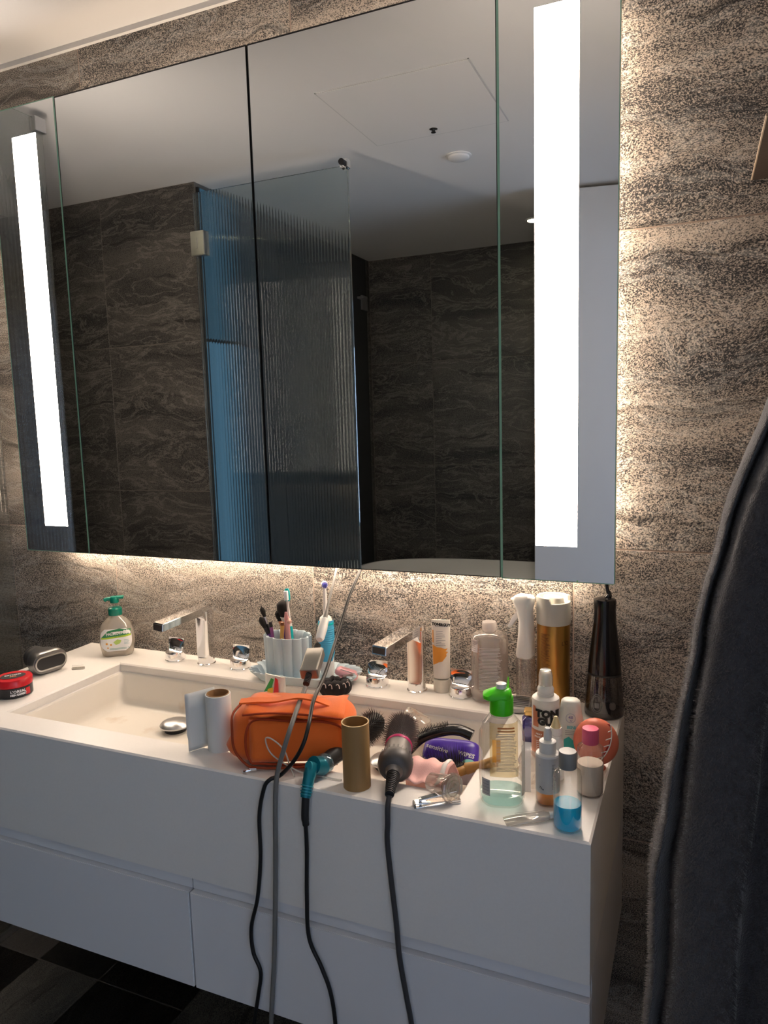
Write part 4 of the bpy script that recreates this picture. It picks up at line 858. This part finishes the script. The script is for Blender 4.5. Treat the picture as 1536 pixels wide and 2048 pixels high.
# clear cup on its side, nail clipper
ct = Vector((-.350, 1.012, CZ+.020)); dv = Vector((-.322, 1.000, CZ+.0235))
pc = thing('plastic_cup', 'small clear plastic pot with embossed lid lying on its side', 'plastic pot', ct, 0, None, quat=align(ct, dv))
CL2 = CLEAR('pot_clear', (.80, .77, .74), .16, (.7, .66, .62), .12)
MB().lathe([(.013, -.026), (.0145, -.024), (.0185, .012), (.0200, .016)], 30, cap1=False).build('pot', CL2, pc)
MB().lathe([(.0215, .015), (.0225, .017), (.0225, .021), (.0205, .0225), (.017, .0218), (.001, .0218)], 34).build('lid', CL2, pc)
m = MB()
for rr_ in (.0175, .011): m.lathe([(rr_, .0218), (rr_+.001, .0232), (rr_+.002, .0218)], 30, cap0=False, cap1=False)
for k in range(3): m.lathe([(.0025, .0218), (.002, .0236), (.0005, .0238)], 12, (.0055*math.cos(k*2.1), .0055*math.sin(k*2.1), 0))
m.build('lid_emboss', CL2, pc)
nc = thing('nail_clipper', 'chrome nail clipper with raised lever on the front rim', 'nail clipper', (-.352, .989, CZ), math.radians(33))
m = MB(); m.loft([[(-.034, -.0065, 0), (.036, -.0055, 0), (.036, .0055, 0), (-.034, .0065, 0)], [(-.034, -.0065, .0022), (.036, -.0055, .003), (.036, .0055, .003), (-.034, .0065, .0022)]]).build('lower_bar', CHROME, nc, smooth=0, bevel=.0004)
m = MB(); m.loft([[(-.034, -.0065, .0062), (.036, -.0055, .0034), (.036, .0055, .0034), (-.034, .0065, .0062)], [(-.034, -.0065, .0085), (.036, -.0055, .0058), (.036, .0055, .0058), (-.034, .0065, .0085)]]).build('upper_bar', CHROME, nc, smooth=0, bevel=.0004)
MB().box((-.0355, 0, .0042), (.003, .0135, .0075)).build('jaw', GREY, nc, smooth=0, bevel=.0006)
m = MB(); m.loft([[(-.028, -.005, .011), (-.028, .005, .011), (-.028, .005, .0125), (-.028, -.005, .0125)], [(.030, -.0058, .020), (.030, .0058, .020), (.030, .0058, .0212), (.030, -.0058, .0212)]]).build('lever', CHROME, nc, smooth=0, bevel=.0004)
MB().tube([(-.026, 0, .0), (-.026, 0, .013)], .0022, 12).build('pin', STEEL, nc); MB().tube([(.030, 0, .0), (.030, 0, .0068)], .0018, 12).build('pin', STEEL, nc)

# ------------------------------------------------------------------ bottles on the right deck
def bottle(name, label, cat, x, y, extra=0., z=CZ): return thing(name, label, cat, (x, y, z), face(x, y, extra))
# micellar water with green pump lock
mw_ = bottle('micellar_bottle', 'large clear bottle with bright green flip cap and pale blue liquid', 'bottle', -.262, 1.034)
GREEN = P('neon_green', (.07, .62, .01), .3)
secs = [(0, .058, .044, .020), (.003, .064, .050, .024), (.010, .069, .055, .027), (.090, .070, .056, .0275), (.112, .068, .054, .0265), (.126, .058, .046, .0225), (.136, .042, .037, .018), (.141, .035, .033, .016)]
MB().rr(secs, 10).build('bottle', CLEAR('micellar_clear', (.94, .945, .93), .07), mw_, smooth=50)
MB().rr([(.004, .060, .046, .022), (.010, .065, .051, .025), (.019, .0665, .0525, .0258), (.0195, .064, .050, .025)], 10).build('liquid', CLEAR('aqua_liquid', (.80, .94, .94), .05, (.5, .85, .86), .08, maxg=.3), mw_, smooth=50)
MB().lathe([(.0165, .138), (.0165, .146), (.0150, .147)], 28).build('neck', CL, mw_)
m = MB(); m.lathe([(.0175, .1415), (.0178, .143), (.0178, .166), (.0165, .168)], 32); m.build('cap', GREEN, mw_)
m = MB(); m.rr([(.164, .040, .030, .010, -.005, 0), (.166, .043, .034, .012, -.006, 0), (.171, .043, .034, .012, -.006, 0), (.176, .034, .026, .010, -.002, 0), (.180, .018, .016, .007, .002, 0)], 6); m.build('flip_lid', GREEN, mw_, smooth=45)
MB().lathe([(.0078, .176), (.0078, .187), (.006, .188), (.001, .188)], 20).build('pump_stub', WHITE, mw_)
MB().tube([(.010, .004, .176), (.0105, .004, .196)], [.0022, .0012], 8).build('hinge_tab', CLEAR('green_clear', (.45, .85, .30), .1, (.3, .8, .1), .4), mw_)
fn = rrmap(secs)
patch('back_label', -.018, .024, .052, .132, fn, CLEAR('label_film', (.86, .76, .55), .04, (.85, .62, .28), .24), mw_, 12)
patch('label_orange', -.014, -.002, .075, .110, rrmap(secs, .0009), CLEAR('label_orange', (.95, .72, .40), .03, (.85, .42, .05), .45), mw_, 6)
lines('print', -.008, .022, .062, .118, 26, fn, INKG, mw_, .0009, .15); lines('print', -.006, .020, .122, .126, 2, fn, P('ink_rust', (.55, .20, .06), .6), mw_, .002, .1)
patch('barcode_label', -.030, -.018, .020, .046, fn, P('label_silver', (.55, .54, .52), .4), mw_, 5)
m = MB()
for k in range(13):
    v = .023+.0016*k; m.loft([[fn(-.0285+.0018*j, v, .0008) for j in range(6)], [fn(-.0285+.0018*j, v+(.0005 if k % 3 else .0010), .0008) for j in range(6)]], False, False, closed=False)
stuff(m.build('barcode', INKG, mw_, smooth=0))
patch('grey_label', .029, .043, .018, .098, fn, CLEAR('label_grey', (.7, .7, .7), .03, (.5, .5, .5), .7), mw_, 5)
# tall clear bottle by the wall
tc_ = bottle('toner_bottle', 'tall frosted clear bottle full of toner, back print in lines', 'bottle', -.385, 1.424)
secs = [(0, .064, .046, .022), (.004, .072, .052, .025), (.012, .076, .056, .027), (.132, .076, .056, .027), (.141, .070, .051, .025), (.146, .046, .038, .018), (.148, .028, .028, .0135)]
MB().rr(secs, 10).build('bottle', CLEAR('frost_clear', (.84, .80, .77), .08, (.74, .70, .67), .30), tc_, smooth=50)
MB().rr([(.004, .068, .050, .024), (.012, .072, .053, .0255), (.118, .072, .053, .0255)], 10).build('toner', CLEAR('toner', (.90, .86, .84), .03, (.72, .68, .66), .22), tc_, smooth=50)
MB().lathe([(.0125, .147), (.0125, .150), (.0150, .151), (.0150, .165), (.0135, .1675), (.001, .168)], 26).build('cap', CLEAR('cap_frost', (.8, .76, .74), .1, (.82, .78, .76), .6), tc_)
fn = rrmap(secs)
lines('print', -.022, .026, .030, .118, 30, fn, P('ink_white_soft', (.82, .80, .78), .6), tc_, .0011, .25)
patch('price_label', -.0365, -.024, .108, .134, fn, P('label_pale', (.80, .74, .72), .5), tc_, 5); lines('label_print', -.035, -.027, .112, .130, 5, fn, INKG, tc_, .0008, .3, .0012)
# white tube with orange splash
tt = bottle('hair_cream_tube', 'white squeeze tube with an orange splash standing beside the tap', 'tube', -.4955, 1.439, -.15)
m = MB(); sec = []
for zz, wd, dp in ((0, .034, .032), (.002, .036, .034), (.028, .0365, .034), (.0285, .035, .032), (.032, .036, .033), (.09, .0385, .024), (.145, .0405, .006), (.158, .041, .003)): sec.append([(wd/2*math.cos(2*PI*j/32), dp/2*math.sin(2*PI*j/32), zz) for j in range(32)])
cap = MB().loft(sec[:4]).build('cap', CREAM, tt, smooth=50); MB().loft(sec[4:]).build('tube_body', P('tube_cream', (.78, .72, .64), .4), tt, smooth=50)
ff = ellmap([(.032, .036, .033), (.09, .0385, .024), (.145, .0405, .006), (.158, .041, .003)])
polypatch('orange_splash', [(-.017, .060), (-.004, .068), (.004, .070), (.013, .082), (.012, .086), (.016, .090), (.011, .092), (.015, .098), (.009, .097), (.002, .100), (-.008, .100), (-.018, .105)], ff, P('splash_orange', (.74, .30, .04), .45), tt, .0008)
polypatch('orange_splash', [(-.0185, .110), (-.0150, .108), (-.0155, .136), (-.0185, .136)], ff, P('splash_orange2', (.74, .34, .10), .45), tt, .0008)
text('lettering', 'TONI&GUY', .0078, ff, INK, tt, .001, .148, .0006, -.06, .0012); lines('print', -.012, .013, .143, .144, 1, ff, INKG, tt, .0009, .0, .0012); lines('print', -.010, .012, .104, .134, 9, ff, INKG, tt, .0010, .5, .0012)
# trigger spray bottle with clear body
ts = bottle('trigger_sprayer', 'white trigger spray bottle with a clear body behind the gold can', 'spray bottle', -.310, 1.424, -.5)
MB().lathe([(.015, 0), (.019, .003), (.0195, .012), (.0195, .098), (.017, .108)], 30).build('bottle', CLEAR('mist_clear', (.86, .84, .82), .10, (.76, .73, .70), .2), ts)
m = MB(); m.rr([(.100, .034, .036, .015), (.108, .036, .038, .016), (.150, .030, .032, .013, .002), (.175, .028, .030, .012, .002), (.200, .034, .028, .012, -.002), (.214, .046, .027, .012, -.004), (.224, .044, .024, .010, -.002), (.229, .030, .016, .006, .0)], 6).build('spray_head', WHITE, ts, smooth=50)
m = MB(); m.loft([[(-.016, -.006, .196), (-.006, -.006, .192), (-.006, .006, .192), (-.016, .006, .196)], [(-.028, -.005, .180), (-.018, -.005, .176), (-.018, .005, .176), (-.028, .005, .180)], [(-.040, -.005, .158), (-.034, -.005, .155), (-.034, .005, .155), (-.040, .005, .158)]]).build('trigger', WHITE, ts, smooth=40, bevel=.001)
MB().tube([(-.024, 0, .214), (-.031, 0, .214)], .0055, 14).build('nozzle', CREAM, ts)
# gold hairspray can
hs = bottle('hairspray_can', 'tall gold hairspray can with a beige twist cap', 'spray can', -.255, 1.430)
GOLD = P('gold_lacquer', (.48, .25, .06), .28, .75)
MB().lathe([(.030, 0), (.0325, .002), (.0325, .172), (.0318, .176)], 48).build('can', GOLD, hs)
m = MB(); n_ = 48; CAPC = P('cap_beige', (.55, .53, .47), .5)
def ang_ring(r, zlo, zhi):
    out_ = []
    for j in range(n_):
        a = 2*PI*j/n_ - PI/2; cut = max(0, math.cos(a+PI/2-.75))          # the rim dips on one side
        out_.append((r*math.cos(a), r*math.sin(a), zhi-(.010 if cut > .55 else 0)))
    return out_
ringz = lambda r, zz: [(r*math.cos(2*PI*j/n_-PI/2), r*math.sin(2*PI*j/n_-PI/2), zz) for j in range(n_)]
m.loft([ringz(.0330, .175), ringz(.0335, .177), ang_ring(.0335, 0, .228), ang_ring(.0325, 0, .2295), ang_ring(.0285, 0, .2295), ringz(.0280, .216)]).build('cap', CAPC, hs, smooth=45)
m = MB(); m.rr([(.215, .026, .050, .010), (.226, .022, .046, .010), (.2285, .018, .042, .008)], 5).xf(Matrix.Rotation(.75, 4, 'Z')).build('actuator', CAPC, hs, smooth=40)
lines('print', -.026, -.006, .055, .158, 44, cyl(.0325), P('ink_brown', (.16, .07, .02), .5), hs, .0010, .45); text('lettering', "L'O", .011, cyl(.0325), P('ink_dark_brown', (.09, .04, .015), .5), hs, .024, .140, 0)
text('lettering', 'ELNETT', .010, cyl(.0325), P('ink_dark_brown2', (.09, .04, .015), .5), hs, .040, .060, 0, PI/2)
# water flosser
wf_ = bottle('water_flosser', 'black handheld water flosser with a smoked clear tank', 'water flosser', -.1555, 1.424, -.1)
BLKG = P('piano_black', (.008, .008, .010), .16, spec=.6)
MB().lathe([(.031, .082), (.0315, .086), (.0300, .110), (.0255, .150), (.0215, .185), (.0205, .210), (.0215, .226), (.0205, .231), (.012, .234), (.001, .2345)], 40, sy=.92).build('handle', BLKG, wf_)
MB().lathe([(.034, 0), (.0372, .003), (.0375, .010), (.0355, .035), (.0325, .075), (.0312, .088)], 40, sy=.92, cap1=False).build('tank', CLEAR('smoked', (.52, .50, .52), .10, (.08, .078, .085), .12), wf_)
MB().lathe([(.033, .002), (.0355, .006), (.0350, .012)], 40, sy=.92).build('tank_base', P('smoke_base', (.06, .058, .06), .3), wf_)
MB().tube(smoothpath([(.004, 0, .090), (.006, -.004, .055), (.016, -.012, .022)], 5), .0020, 8).build('suction_tube', CLEAR('tube_clear', (.7, .7, .7), .2, (.5, .5, .5), .3), wf_)
MB().lathe([(.004, 0), (.006, .003), (.006, .010), (.004, .013)], 14, (.017, -.013, .016)).build('filter_weight', P('weight_white', (.62, .60, .56), .4), wf_)
m = MB()
for rr_ in (.0120, .0095): m.tube([((rr_*math.cos(t)*.9)-.010, -.0335+.0016*math.sin(t), .032+rr_*1.5*math.sin(t)) for t in [2*PI*k/28 for k in range(29)]], .0005, 5)
stuff(m.build('embossed_mark', P('emboss_grey', (.16, .16, .17), .3), wf_))
MB().rr([(.024, .009, .002, .0008, -.010, -.0345), (.034, .009, .002, .0008, -.010, -.0345)], 3).build('embossed_square', P('emboss_grey2', (.15, .15, .16), .3), wf_)
m = MB(); m.tube(smoothpath([(.004, 0, .2335), (.008, .002, .240), (.004, .004, .247), (.002, .006, .262), (.002, .006, .29)], 5), [.0055]*5+[.0042]*5+[.0036]*11, 12).build('jet_tip', BLKG, wf_)
MB().lathe([(.0318, .083), (.0322, .085), (.0318, .087)], 40, sy=.92, cap0=False, cap1=False).build('seam_ring', BLACKM, wf_)
# toni & guy spray
tg = bottle('hair_spray_bottle', 'white and copper hair spray bottle with bold black lettering', 'spray bottle', -.2275, 1.202)
COPPER = P('copper_print', (.48, .17, .085), .4)
MB().lathe([(.021, 0), (.0232, .002), (.0232, .104), (.0228, .108), (.0195, .111), (.013, .112)], 36).build('bottle', P('bottle_white', (.76, .73, .68), .35), tg)
patch('copper_band', -.060, .060, .004, .056, cyl(.0232), COPPER, tg, 30); 
polypatch('copper_swirl', [(-.024, .062), (-.012, .062), (-.0115, .078), (-.015, .092), (-.019, .098), (-.024, .098)], cyl(.0232), COPPER, tg, .0004)
m = MB(); m.lathe([(.0140, .111), (.0140, .116), (.0132, .1165), (.0132, .119), (.0140, .1195), (.0140, .124), (.0125, .127), (.0085, .133), (.0082, .150), (.0072, .1525), (.001, .153)], 28).build('pump_collar', WHITE, tg)
MB().lathe([(.0088, .132), (.0120, .130), (.0118, .146), (.0095, .156), (.0085, .1565)], 24, cap0=False).build('overcap', CLEAR('overcap', (.9, .89, .86), .12, (.8, .78, .74), .35), tg)
text('lettering', 'TONI', .0165, cyl(.0232), INK, tg, .004, .0860, .0013, -.02, .0010); text('lettering', 'GUY', .0165, cyl(.0232), INK, tg, .004, .0725, .0013, -.02, .0010); text('lettering', 'PRIME', .0045, cyl(.0232), INK, tg, .008, .0635, .0001)
text('lettering', 'HEAT', .0042, cyl(.0232), INKW, tg, -.011, .0500, .0001, -.05, .0012); text('lettering', 'PROTECTION', .0042, cyl(.0232), INKW, tg, -.006, .0445, .0001, -.05, .0012); lines('print', -.016, .012, .014, .038, 8, cyl(.0232), INKW, tg, .0009, .4, .0010)
# 48hr deodorant
de = bottle('deodorant', 'white rounded deodorant with a teal bubble print', 'deodorant', -.187, 1.212)
secs = [(0, .044, .030, .013), (.003, .047, .033, .015), (.030, .048, .034, .0155), (.068, .042, .031, .0145), (.094, .034, .027, .0125), (.103, .031, .024, .011), (.106, .024, .018, .008)]
MB().rr(secs, 8).build('body', P('deo_white', (.74, .73, .67), .35), de, smooth=50)
ff = rrmap(secs, .0003)
m = MB(); m.loft([[ff(.0 + r*math.cos(t), .078 + r*math.sin(t), .0012) for t in [2*PI*k/28 for k in range(29)]] for r in (.0072, .0082)], False, False, closed=False).build('badge_ring', P('badge_grey', (.42, .45, .50), .3, .5), de, smooth=0)
text('lettering', '48', .0075, ff, P('ink_violet', (.25, .22, .38), .5), de, 0, .0790, .0002, 0, .0010); text('lettering', 'hr', .0045, ff, P('ink_violet2', (.25, .22, .38), .5), de, .001, .0735, .0001, 0, .0010)
text('lettering', 'BENI', .0070, ff, P('ink_aqua', (.10, .48, .52), .5), de, .001, .0620, .0002, 0, .0010); lines('print', -.009, .009, .050, .056, 3, ff, INKG, de, .0008, .3, .0010)
polypatch('teal_print', [(-.011, .018), (.011, .018), (.011, .044), (.004, .040), (-.003, .046), (-.011, .041)], ff, P('teal_print', (.03, .42, .38), .4), de, .0008)
# small white dropper-tip bottle
wt2 = bottle('eye_drop_bottle', 'small white dropper bottle with a yellowish pointed tip', 'bottle', -.1985, 1.135)
MB().rr([(0, .022, .022, .007), (.003, .026, .026, .009), (.050, .026, .026, .009), (.062, .022, .022, .008), (.070, .015, .015, .007)], 6).build('bottle', WHITE, wt2, smooth=50)
m = MB(); m.lathe([(.0080, .068), (.0100, .070), (.0100, .0735), (.0088, .074), (.0088, .076), (.0100, .0765), (.0100, .083), (.0090, .086)], 24).build('collar', WHITE, wt2); MB().lathe([(.0080, .0855), (.0068, .091), (.0026, .104), (.001, .1045)], 20).build('tip', P('tip_yellow', (.70, .58, .32), .4), wt2)
# dropper serum
se = bottle('serum_bottle', 'dropper serum bottle with grey label and amber liquid', 'serum', -.1965, 1.054)
MB().lathe([(.0165, 0), (.0180, .002), (.0180, .076), (.0172, .079), (.011, .0815), (.0095, .083)], 32).build('bottle', CLEAR('serum_glass', (.92, .90, .86), .09), se)
MB().lathe([(.0160, .003), (.0172, .005), (.0172, .022)], 32).build('serum', CLEAR('amber', (1.0, .62, .10), .05, (.95, .50, .03), .6), se)
m = MB(); m.lathe([(.0182, .021), (.0182, .0768)], 36, cap0=False, cap1=False).build('label', P('label_ash', (.52, .51, .51), .45), se)
MB().lathe([(.0181, .0755), (.0181, .0770), (.0172, .0795), (.0125, .0815)], 32, cap0=False, cap1=False).build('shoulder', P('shoulder_white', (.70, .70, .69), .4), se); MB().lathe([(.0120, .0805), (.0125, .0815), (.0125, .098), (.0100, .0995), (.006, .1000)], 28).build('collar', P('dropper_white', (.70, .70, .69), .4), se); MB().lathe([(.0055, .099), (.0062, .103), (.0060, .112), (.0042, .1185), (.001, .120)], 20).build('rubber_bulb', P('bulb_grey', (.62, .62, .62), .5), se)
lines('print', .006, .012, .030, .068, 18, cyl(.0182), INKG, se, .0010, .6); text('lettering', 'The', .0050, cyl(.0182), INK, se, -.009, .030, .0001, -.3); lines('print', -.013, -.011, .034, .066, 1, cyl(.0182), INKG, se, .0010, 0)
# travel bottle with blue liquid
bl = bottle('travel_bottle', 'small clear travel bottle half full of bright blue liquid, grey cap', 'bottle', -.1575, .995)
MB().lathe([(.0185, 0), (.0200, .002), (.0200, .078), (.0185, .085), (.0130, .089), (.0115, .091)], 36).build('bottle', CLEAR('travel_clear', (.95, .95, .94), .07), bl)
MB().lathe([(.0180, .003), (.0192, .005), (.0192, .037), (.0188, .0375)], 36).build('liquid', CLEAR('blue_liquid', (.02, .66, .86), .06, (.0, .62, .90), .75, maxg=.25, rough=.2), bl)
m = MB(); m.lathe([(.0118, .090), (.0125, .091), (.0125, .113), (.0118, .1145), (.001, .115)], 30).build('cap', P('cap_grey', (.23, .23, .225), .4), bl)
# milky travel bottle with pink cap
mk_ = bottle('travel_bottle', 'small travel bottle of milky lotion with a pink cap', 'bottle', -.1405, 1.104)
MB().lathe([(.0185, 0), (.0200, .002), (.0200, .070), (.0190, .076), (.0130, .081), (.0115, .083)], 36).build('bottle', CLEAR('travel_clear2', (.93, .90, .88), .08), mk_)
MB().lathe([(.0182, .003), (.0193, .005), (.0193, .050), (.0190, .0505)], 36).build('lotion', P('milk_lotion', (.68, .63, .55), .4, sss=.2), mk_)
MB().lathe([(.0122, .082), (.0128, .083), (.0126, .104), (.0120, .1055), (.001, .106)], 30).build('cap', P('cap_pink', (.72, .10, .20), .35), mk_)
# coral face brush
co = bottle('face_brush', 'coral silicone face brush with striped slot at the worktop corner', 'face brush', -.1425, 1.190, .0)
CORAL = P('coral_silicone', (.74, .20, .12), .42, sss=.1)
m = MB(); rings = []
for i in range(19):
    ph = -PI/2+PI*i/18; rings.append([(.0365*math.cos(ph)*math.cos(2*PI*j/32), .019*sgn(math.cos(ph), .8)*math.sin(2*PI*j/32), .046+.040*math.sin(ph)) for j in range(32)])
m.loft(rings).build('pad', CORAL, co, smooth=70)
arc_ = [(.020-.010*((t-.25)**2)*3.0, .080-.058*t) for t in [k/16 for k in range(17)]]
fsurf = lambda u, v: -.019*max(.05, 1-(u/.034)**2-((v-.046)/.040)**2)**.5
m = MB(); m.loft([[(u-.0045, fsurf(u, v)-.0006, v) for u, v in arc_], [(u+.0045, fsurf(u+.003, v)-.0006, v) for u, v in arc_]], False, False, closed=False).build('red_slot', P('slot_red', (.38, .02, .02), .5), co)
for k in range(3, 16, 3):
    u, v = arc_[k]; m = MB().tube([(u-.0045, fsurf(u, v)-.0014, v-.001), (u+.0045, fsurf(u+.003, v)-.0014, v+.0025)], .0009, 6); m.build('white_stripe', INKW, co)
m = MB().tube([(u+.0045, fsurf(u+.003, v)-.001, v) for u, v in arc_]+[(arc_[-1][0], fsurf(*arc_[-1])-.001, arc_[-1][1]-.002)], .0009, 6); m.build('white_rim', INKW, co)
m = MB(); m.lathe([(.015, 0), (.0165, .002), (.0120, .006), (.006, .009), (.006, .014)], 28).build('suction_foot', CORAL, co)
# flat grey pack, perfume, crumpled wrapper, flattened tube, all around the deck
gk = thing('tissue_pack', 'flat grey striped tissue pack lying by the wall', 'packet', (-.325, 1.402, CZ), math.radians(8))
pillow(.060, .072, .012, 26, 8, .4).build('wrap', P('pack_grey', (.52, .51, .50), .3), gk, smooth=50)
for k in range(7): MB().tube([(-.026, -.028+.009*k, .0125), (.0, -.027+.009*k, .0133), (.026, -.028+.009*k, .0125)], .0008, 6).build('printed_stripe', P('stripe_dark%d' % k, (.22, .22, .23), .5), gk)
pf = bottle('perfume_bottle', 'small violet glass perfume bottle with a gold top', 'perfume', -.262, 1.262)
MB().rr([(0, .034, .022, .004), (.003, .038, .026, .006), (.040, .038, .026, .006), (.046, .026, .020, .006)], 5).build('glass', CLEAR('violet_glass', (.25, .22, .55), .15, (.06, .04, .28), .5), pf, smooth=45)
MB().lathe([(.008, .045), (.0085, .047), (.0085, .050)], 20).build('neck', P('gold', (.65, .42, .14), .25, .9), pf); MB().rr([(.050, .030, .020, .003), (.056, .031, .021, .003), (.058, .028, .018, .003)], 4).build('cap', P('gold2', (.62, .40, .14), .28, .9), pf, smooth=40)
cw = thing('clear_wrapper', 'crumpled clear plastic wrapper between the green capped bottle and serum', 'wrapper', (-.232, 1.096, CZ))
pillow(.042, .036, .052, 24, 16, .8).warp(crumple(.012, 45, 9)).build('film', CLEAR('wrapper_film', (.92, .88, .84), .16, (.85, .80, .74), .18, .06), cw, smooth=15)
ft = thing('sample_tube', 'flattened clear and white sample tube in front of the blue liquid bottle', 'tube', (-.2085, .995, CZ), math.radians(28))
m = MB(); sec = []
for xx, wd, th in ((-.040, .026, .001), (-.030, .026, .004), (0, .024, .008), (.020, .020, .011), (.026, .012, .010)): sec.append([(xx, wd/2*math.cos(2*PI*j/20), .006+th/2*math.sin(2*PI*j/20)-.006*(1-th/.012)) for j in range(20)])
m.loft(sec).build('tube_body', CLEAR('sample_clear', (.90, .89, .86), .12, (.80, .78, .74), .55), ft, smooth=50); MB().tube([(.026, 0, .0055), (.036, 0, .0060)], .0055, 16).build('cap', WHITE, ft)
fq = lambda u, v, d=0.: (u, v, .0098+.0015*(u/.03)-.004*(v/.012)**2*0+d)
lines('print', -.024, .012, -.006, .005, 4, fq, INKG, ft, .0009, .5, .0012)

# ------------------------------------------------------------------ shelf and bathrobe on the right
sh = thing('wall_shelf', 'thin stone shelf high on the wall right of the mirror', 'shelf', (.078, YW, 1.836))
MB().bb((0, -.30, 0), (XR-.078-.001, 0, .004)).build('slab', P('shelf_stone', (.045, .033, .027), .5, bump=.2, bscale=200, var=.4), sh, smooth=0)
MB().bb((-.002, -.30, .0), (0, -.001, .004)).build('lit_edge', P('shelf_edge_lit', (.40, .33, .25), .5), sh, smooth=0)  # end face catching the mirror light, its brightness put into the colour
rb = thing('bathrobe', 'dark grey fluffy bathrobe hanging on the wall beside the vanity', 'bathrobe', (XR, .86, .30))
loc = Vector(rb.location)
def xleft(z):
    pts_ = [(.30, -.050), (.60, -.046), (.752, -.0380), (.905, -.0365), (1.048, -.0195), (1.20, .004), (1.317, .0265), (1.45, .066), (1.58, .115), (1.72, .175)]
    for (z0, a), (z1, b_) in zip(pts_, pts_[1:]):
        if z <= z1: t = max(0, (z-z0)/(z1-z0)); return a+(b_-a)*t
    return .18
def robe_ring(z):
    x0 = xleft(z); wdt = XR-.006-x0; g2 = min(1, wdt/.26); wob = .004*math.sin(z*9)
    path = [(.030, .985), (.006, .93), (.000, .880), (.005, .852), (.014, .878), (.0200, .876), (.022, .828), (.036, .812), (.062, .806), (.080, .812), (.090, .828), (.088, .868), (.105, .895), (.150, .890), (.185, .868), (.215, .858), (.235, .875), (.240, .93), (.238, .985)]
    # closed loop: front path, then straight back
    out_ = []
    for u, yv in path: out_.append(Vector((x0+u*(g2 if u > .03 else max(.6, g2)) + wob*(u > .01), .86+(yv-.86)*(.55+.45*g2), z)))
    return [p-loc for p in out_]
def densify(ring, k=5):
    n = len(ring); out_ = []
    for i in range(n):
        p0, p1, p2, p3 = ring[(i-1) % n], ring[i], ring[(i+1) % n], ring[(i+2) % n]
        for j in range(k):
            t = j/k; out_.append(.5*((2*p1)+(-p0+p2)*t+(2*p0-5*p1+4*p2-p3)*t*t+(-p0+3*p1-3*p2+p3)*t**3))
    return out_
rr2 = []
for i in range(111):
    z = .30+1.42*i/110; r = densify(robe_ring(z))
    rr2.append([p+Vector((mnoise.noise(p*60), mnoise.noise(p*60+Vector((9, 0, 0))), 0))*.0016+Vector((mnoise.noise(p*11), mnoise.noise(p*11+Vector((5, 0, 0))), 0))*.005 for p in r])
TOWEL = P('robe_terry', (.065, .063, .068), .95, spec=.1, sheen=.4, bump=.8, bscale=420, var=.3)
m = MB().loft(rr2); m.build('cloth', TOWEL, rb, smooth=80)
f2 = MB(); random.seed(3); nr = len(rr2[0])
for k in range(90000):
    i = random.randrange(0, len(rr2)-1); j = random.randrange(0, 80)
    a, b_, c_ = rr2[i][j], rr2[i][(j+1) % nr], rr2[i+1][j]
    p = a+(b_-a)*random.random()+(c_-a)*random.random(); nn_ = (b_-a).cross(c_-a)
    if nn_.length < 1e-9: continue
    nn_.normalize(); 
    if nn_.dot(p-(Vector((.12, .92, p.z+loc.z))-loc)) < 0: nn_ = -nn_
    tip = p+nn_*(.0035+.003*random.random())+Vector(((random.random()-.5)*.004, (random.random()-.5)*.004, -.002*random.random())); s_ = (b_-a).normalized()*.0006
    f2.add([p-s_, p+s_, tip], [(0, 1, 2)])
stuff(f2.build('pile', P('robe_pile', (.12, .115, .118), .95, spec=.05), rb, smooth=0))
hk = MB(); hk.bb((-.008, -.02, 1.40), (0, .02, 1.46)); hk.build('hanger_plate', STEEL, rb, smooth=0, bevel=.001)
MB().tube(smoothpath([(-.004, 0, 1.43), (-.03, 0, 1.425), (-.05, 0, 1.43), (-.055, 0, 1.45)], 4), .006, 12).build('hook', STEEL, rb)
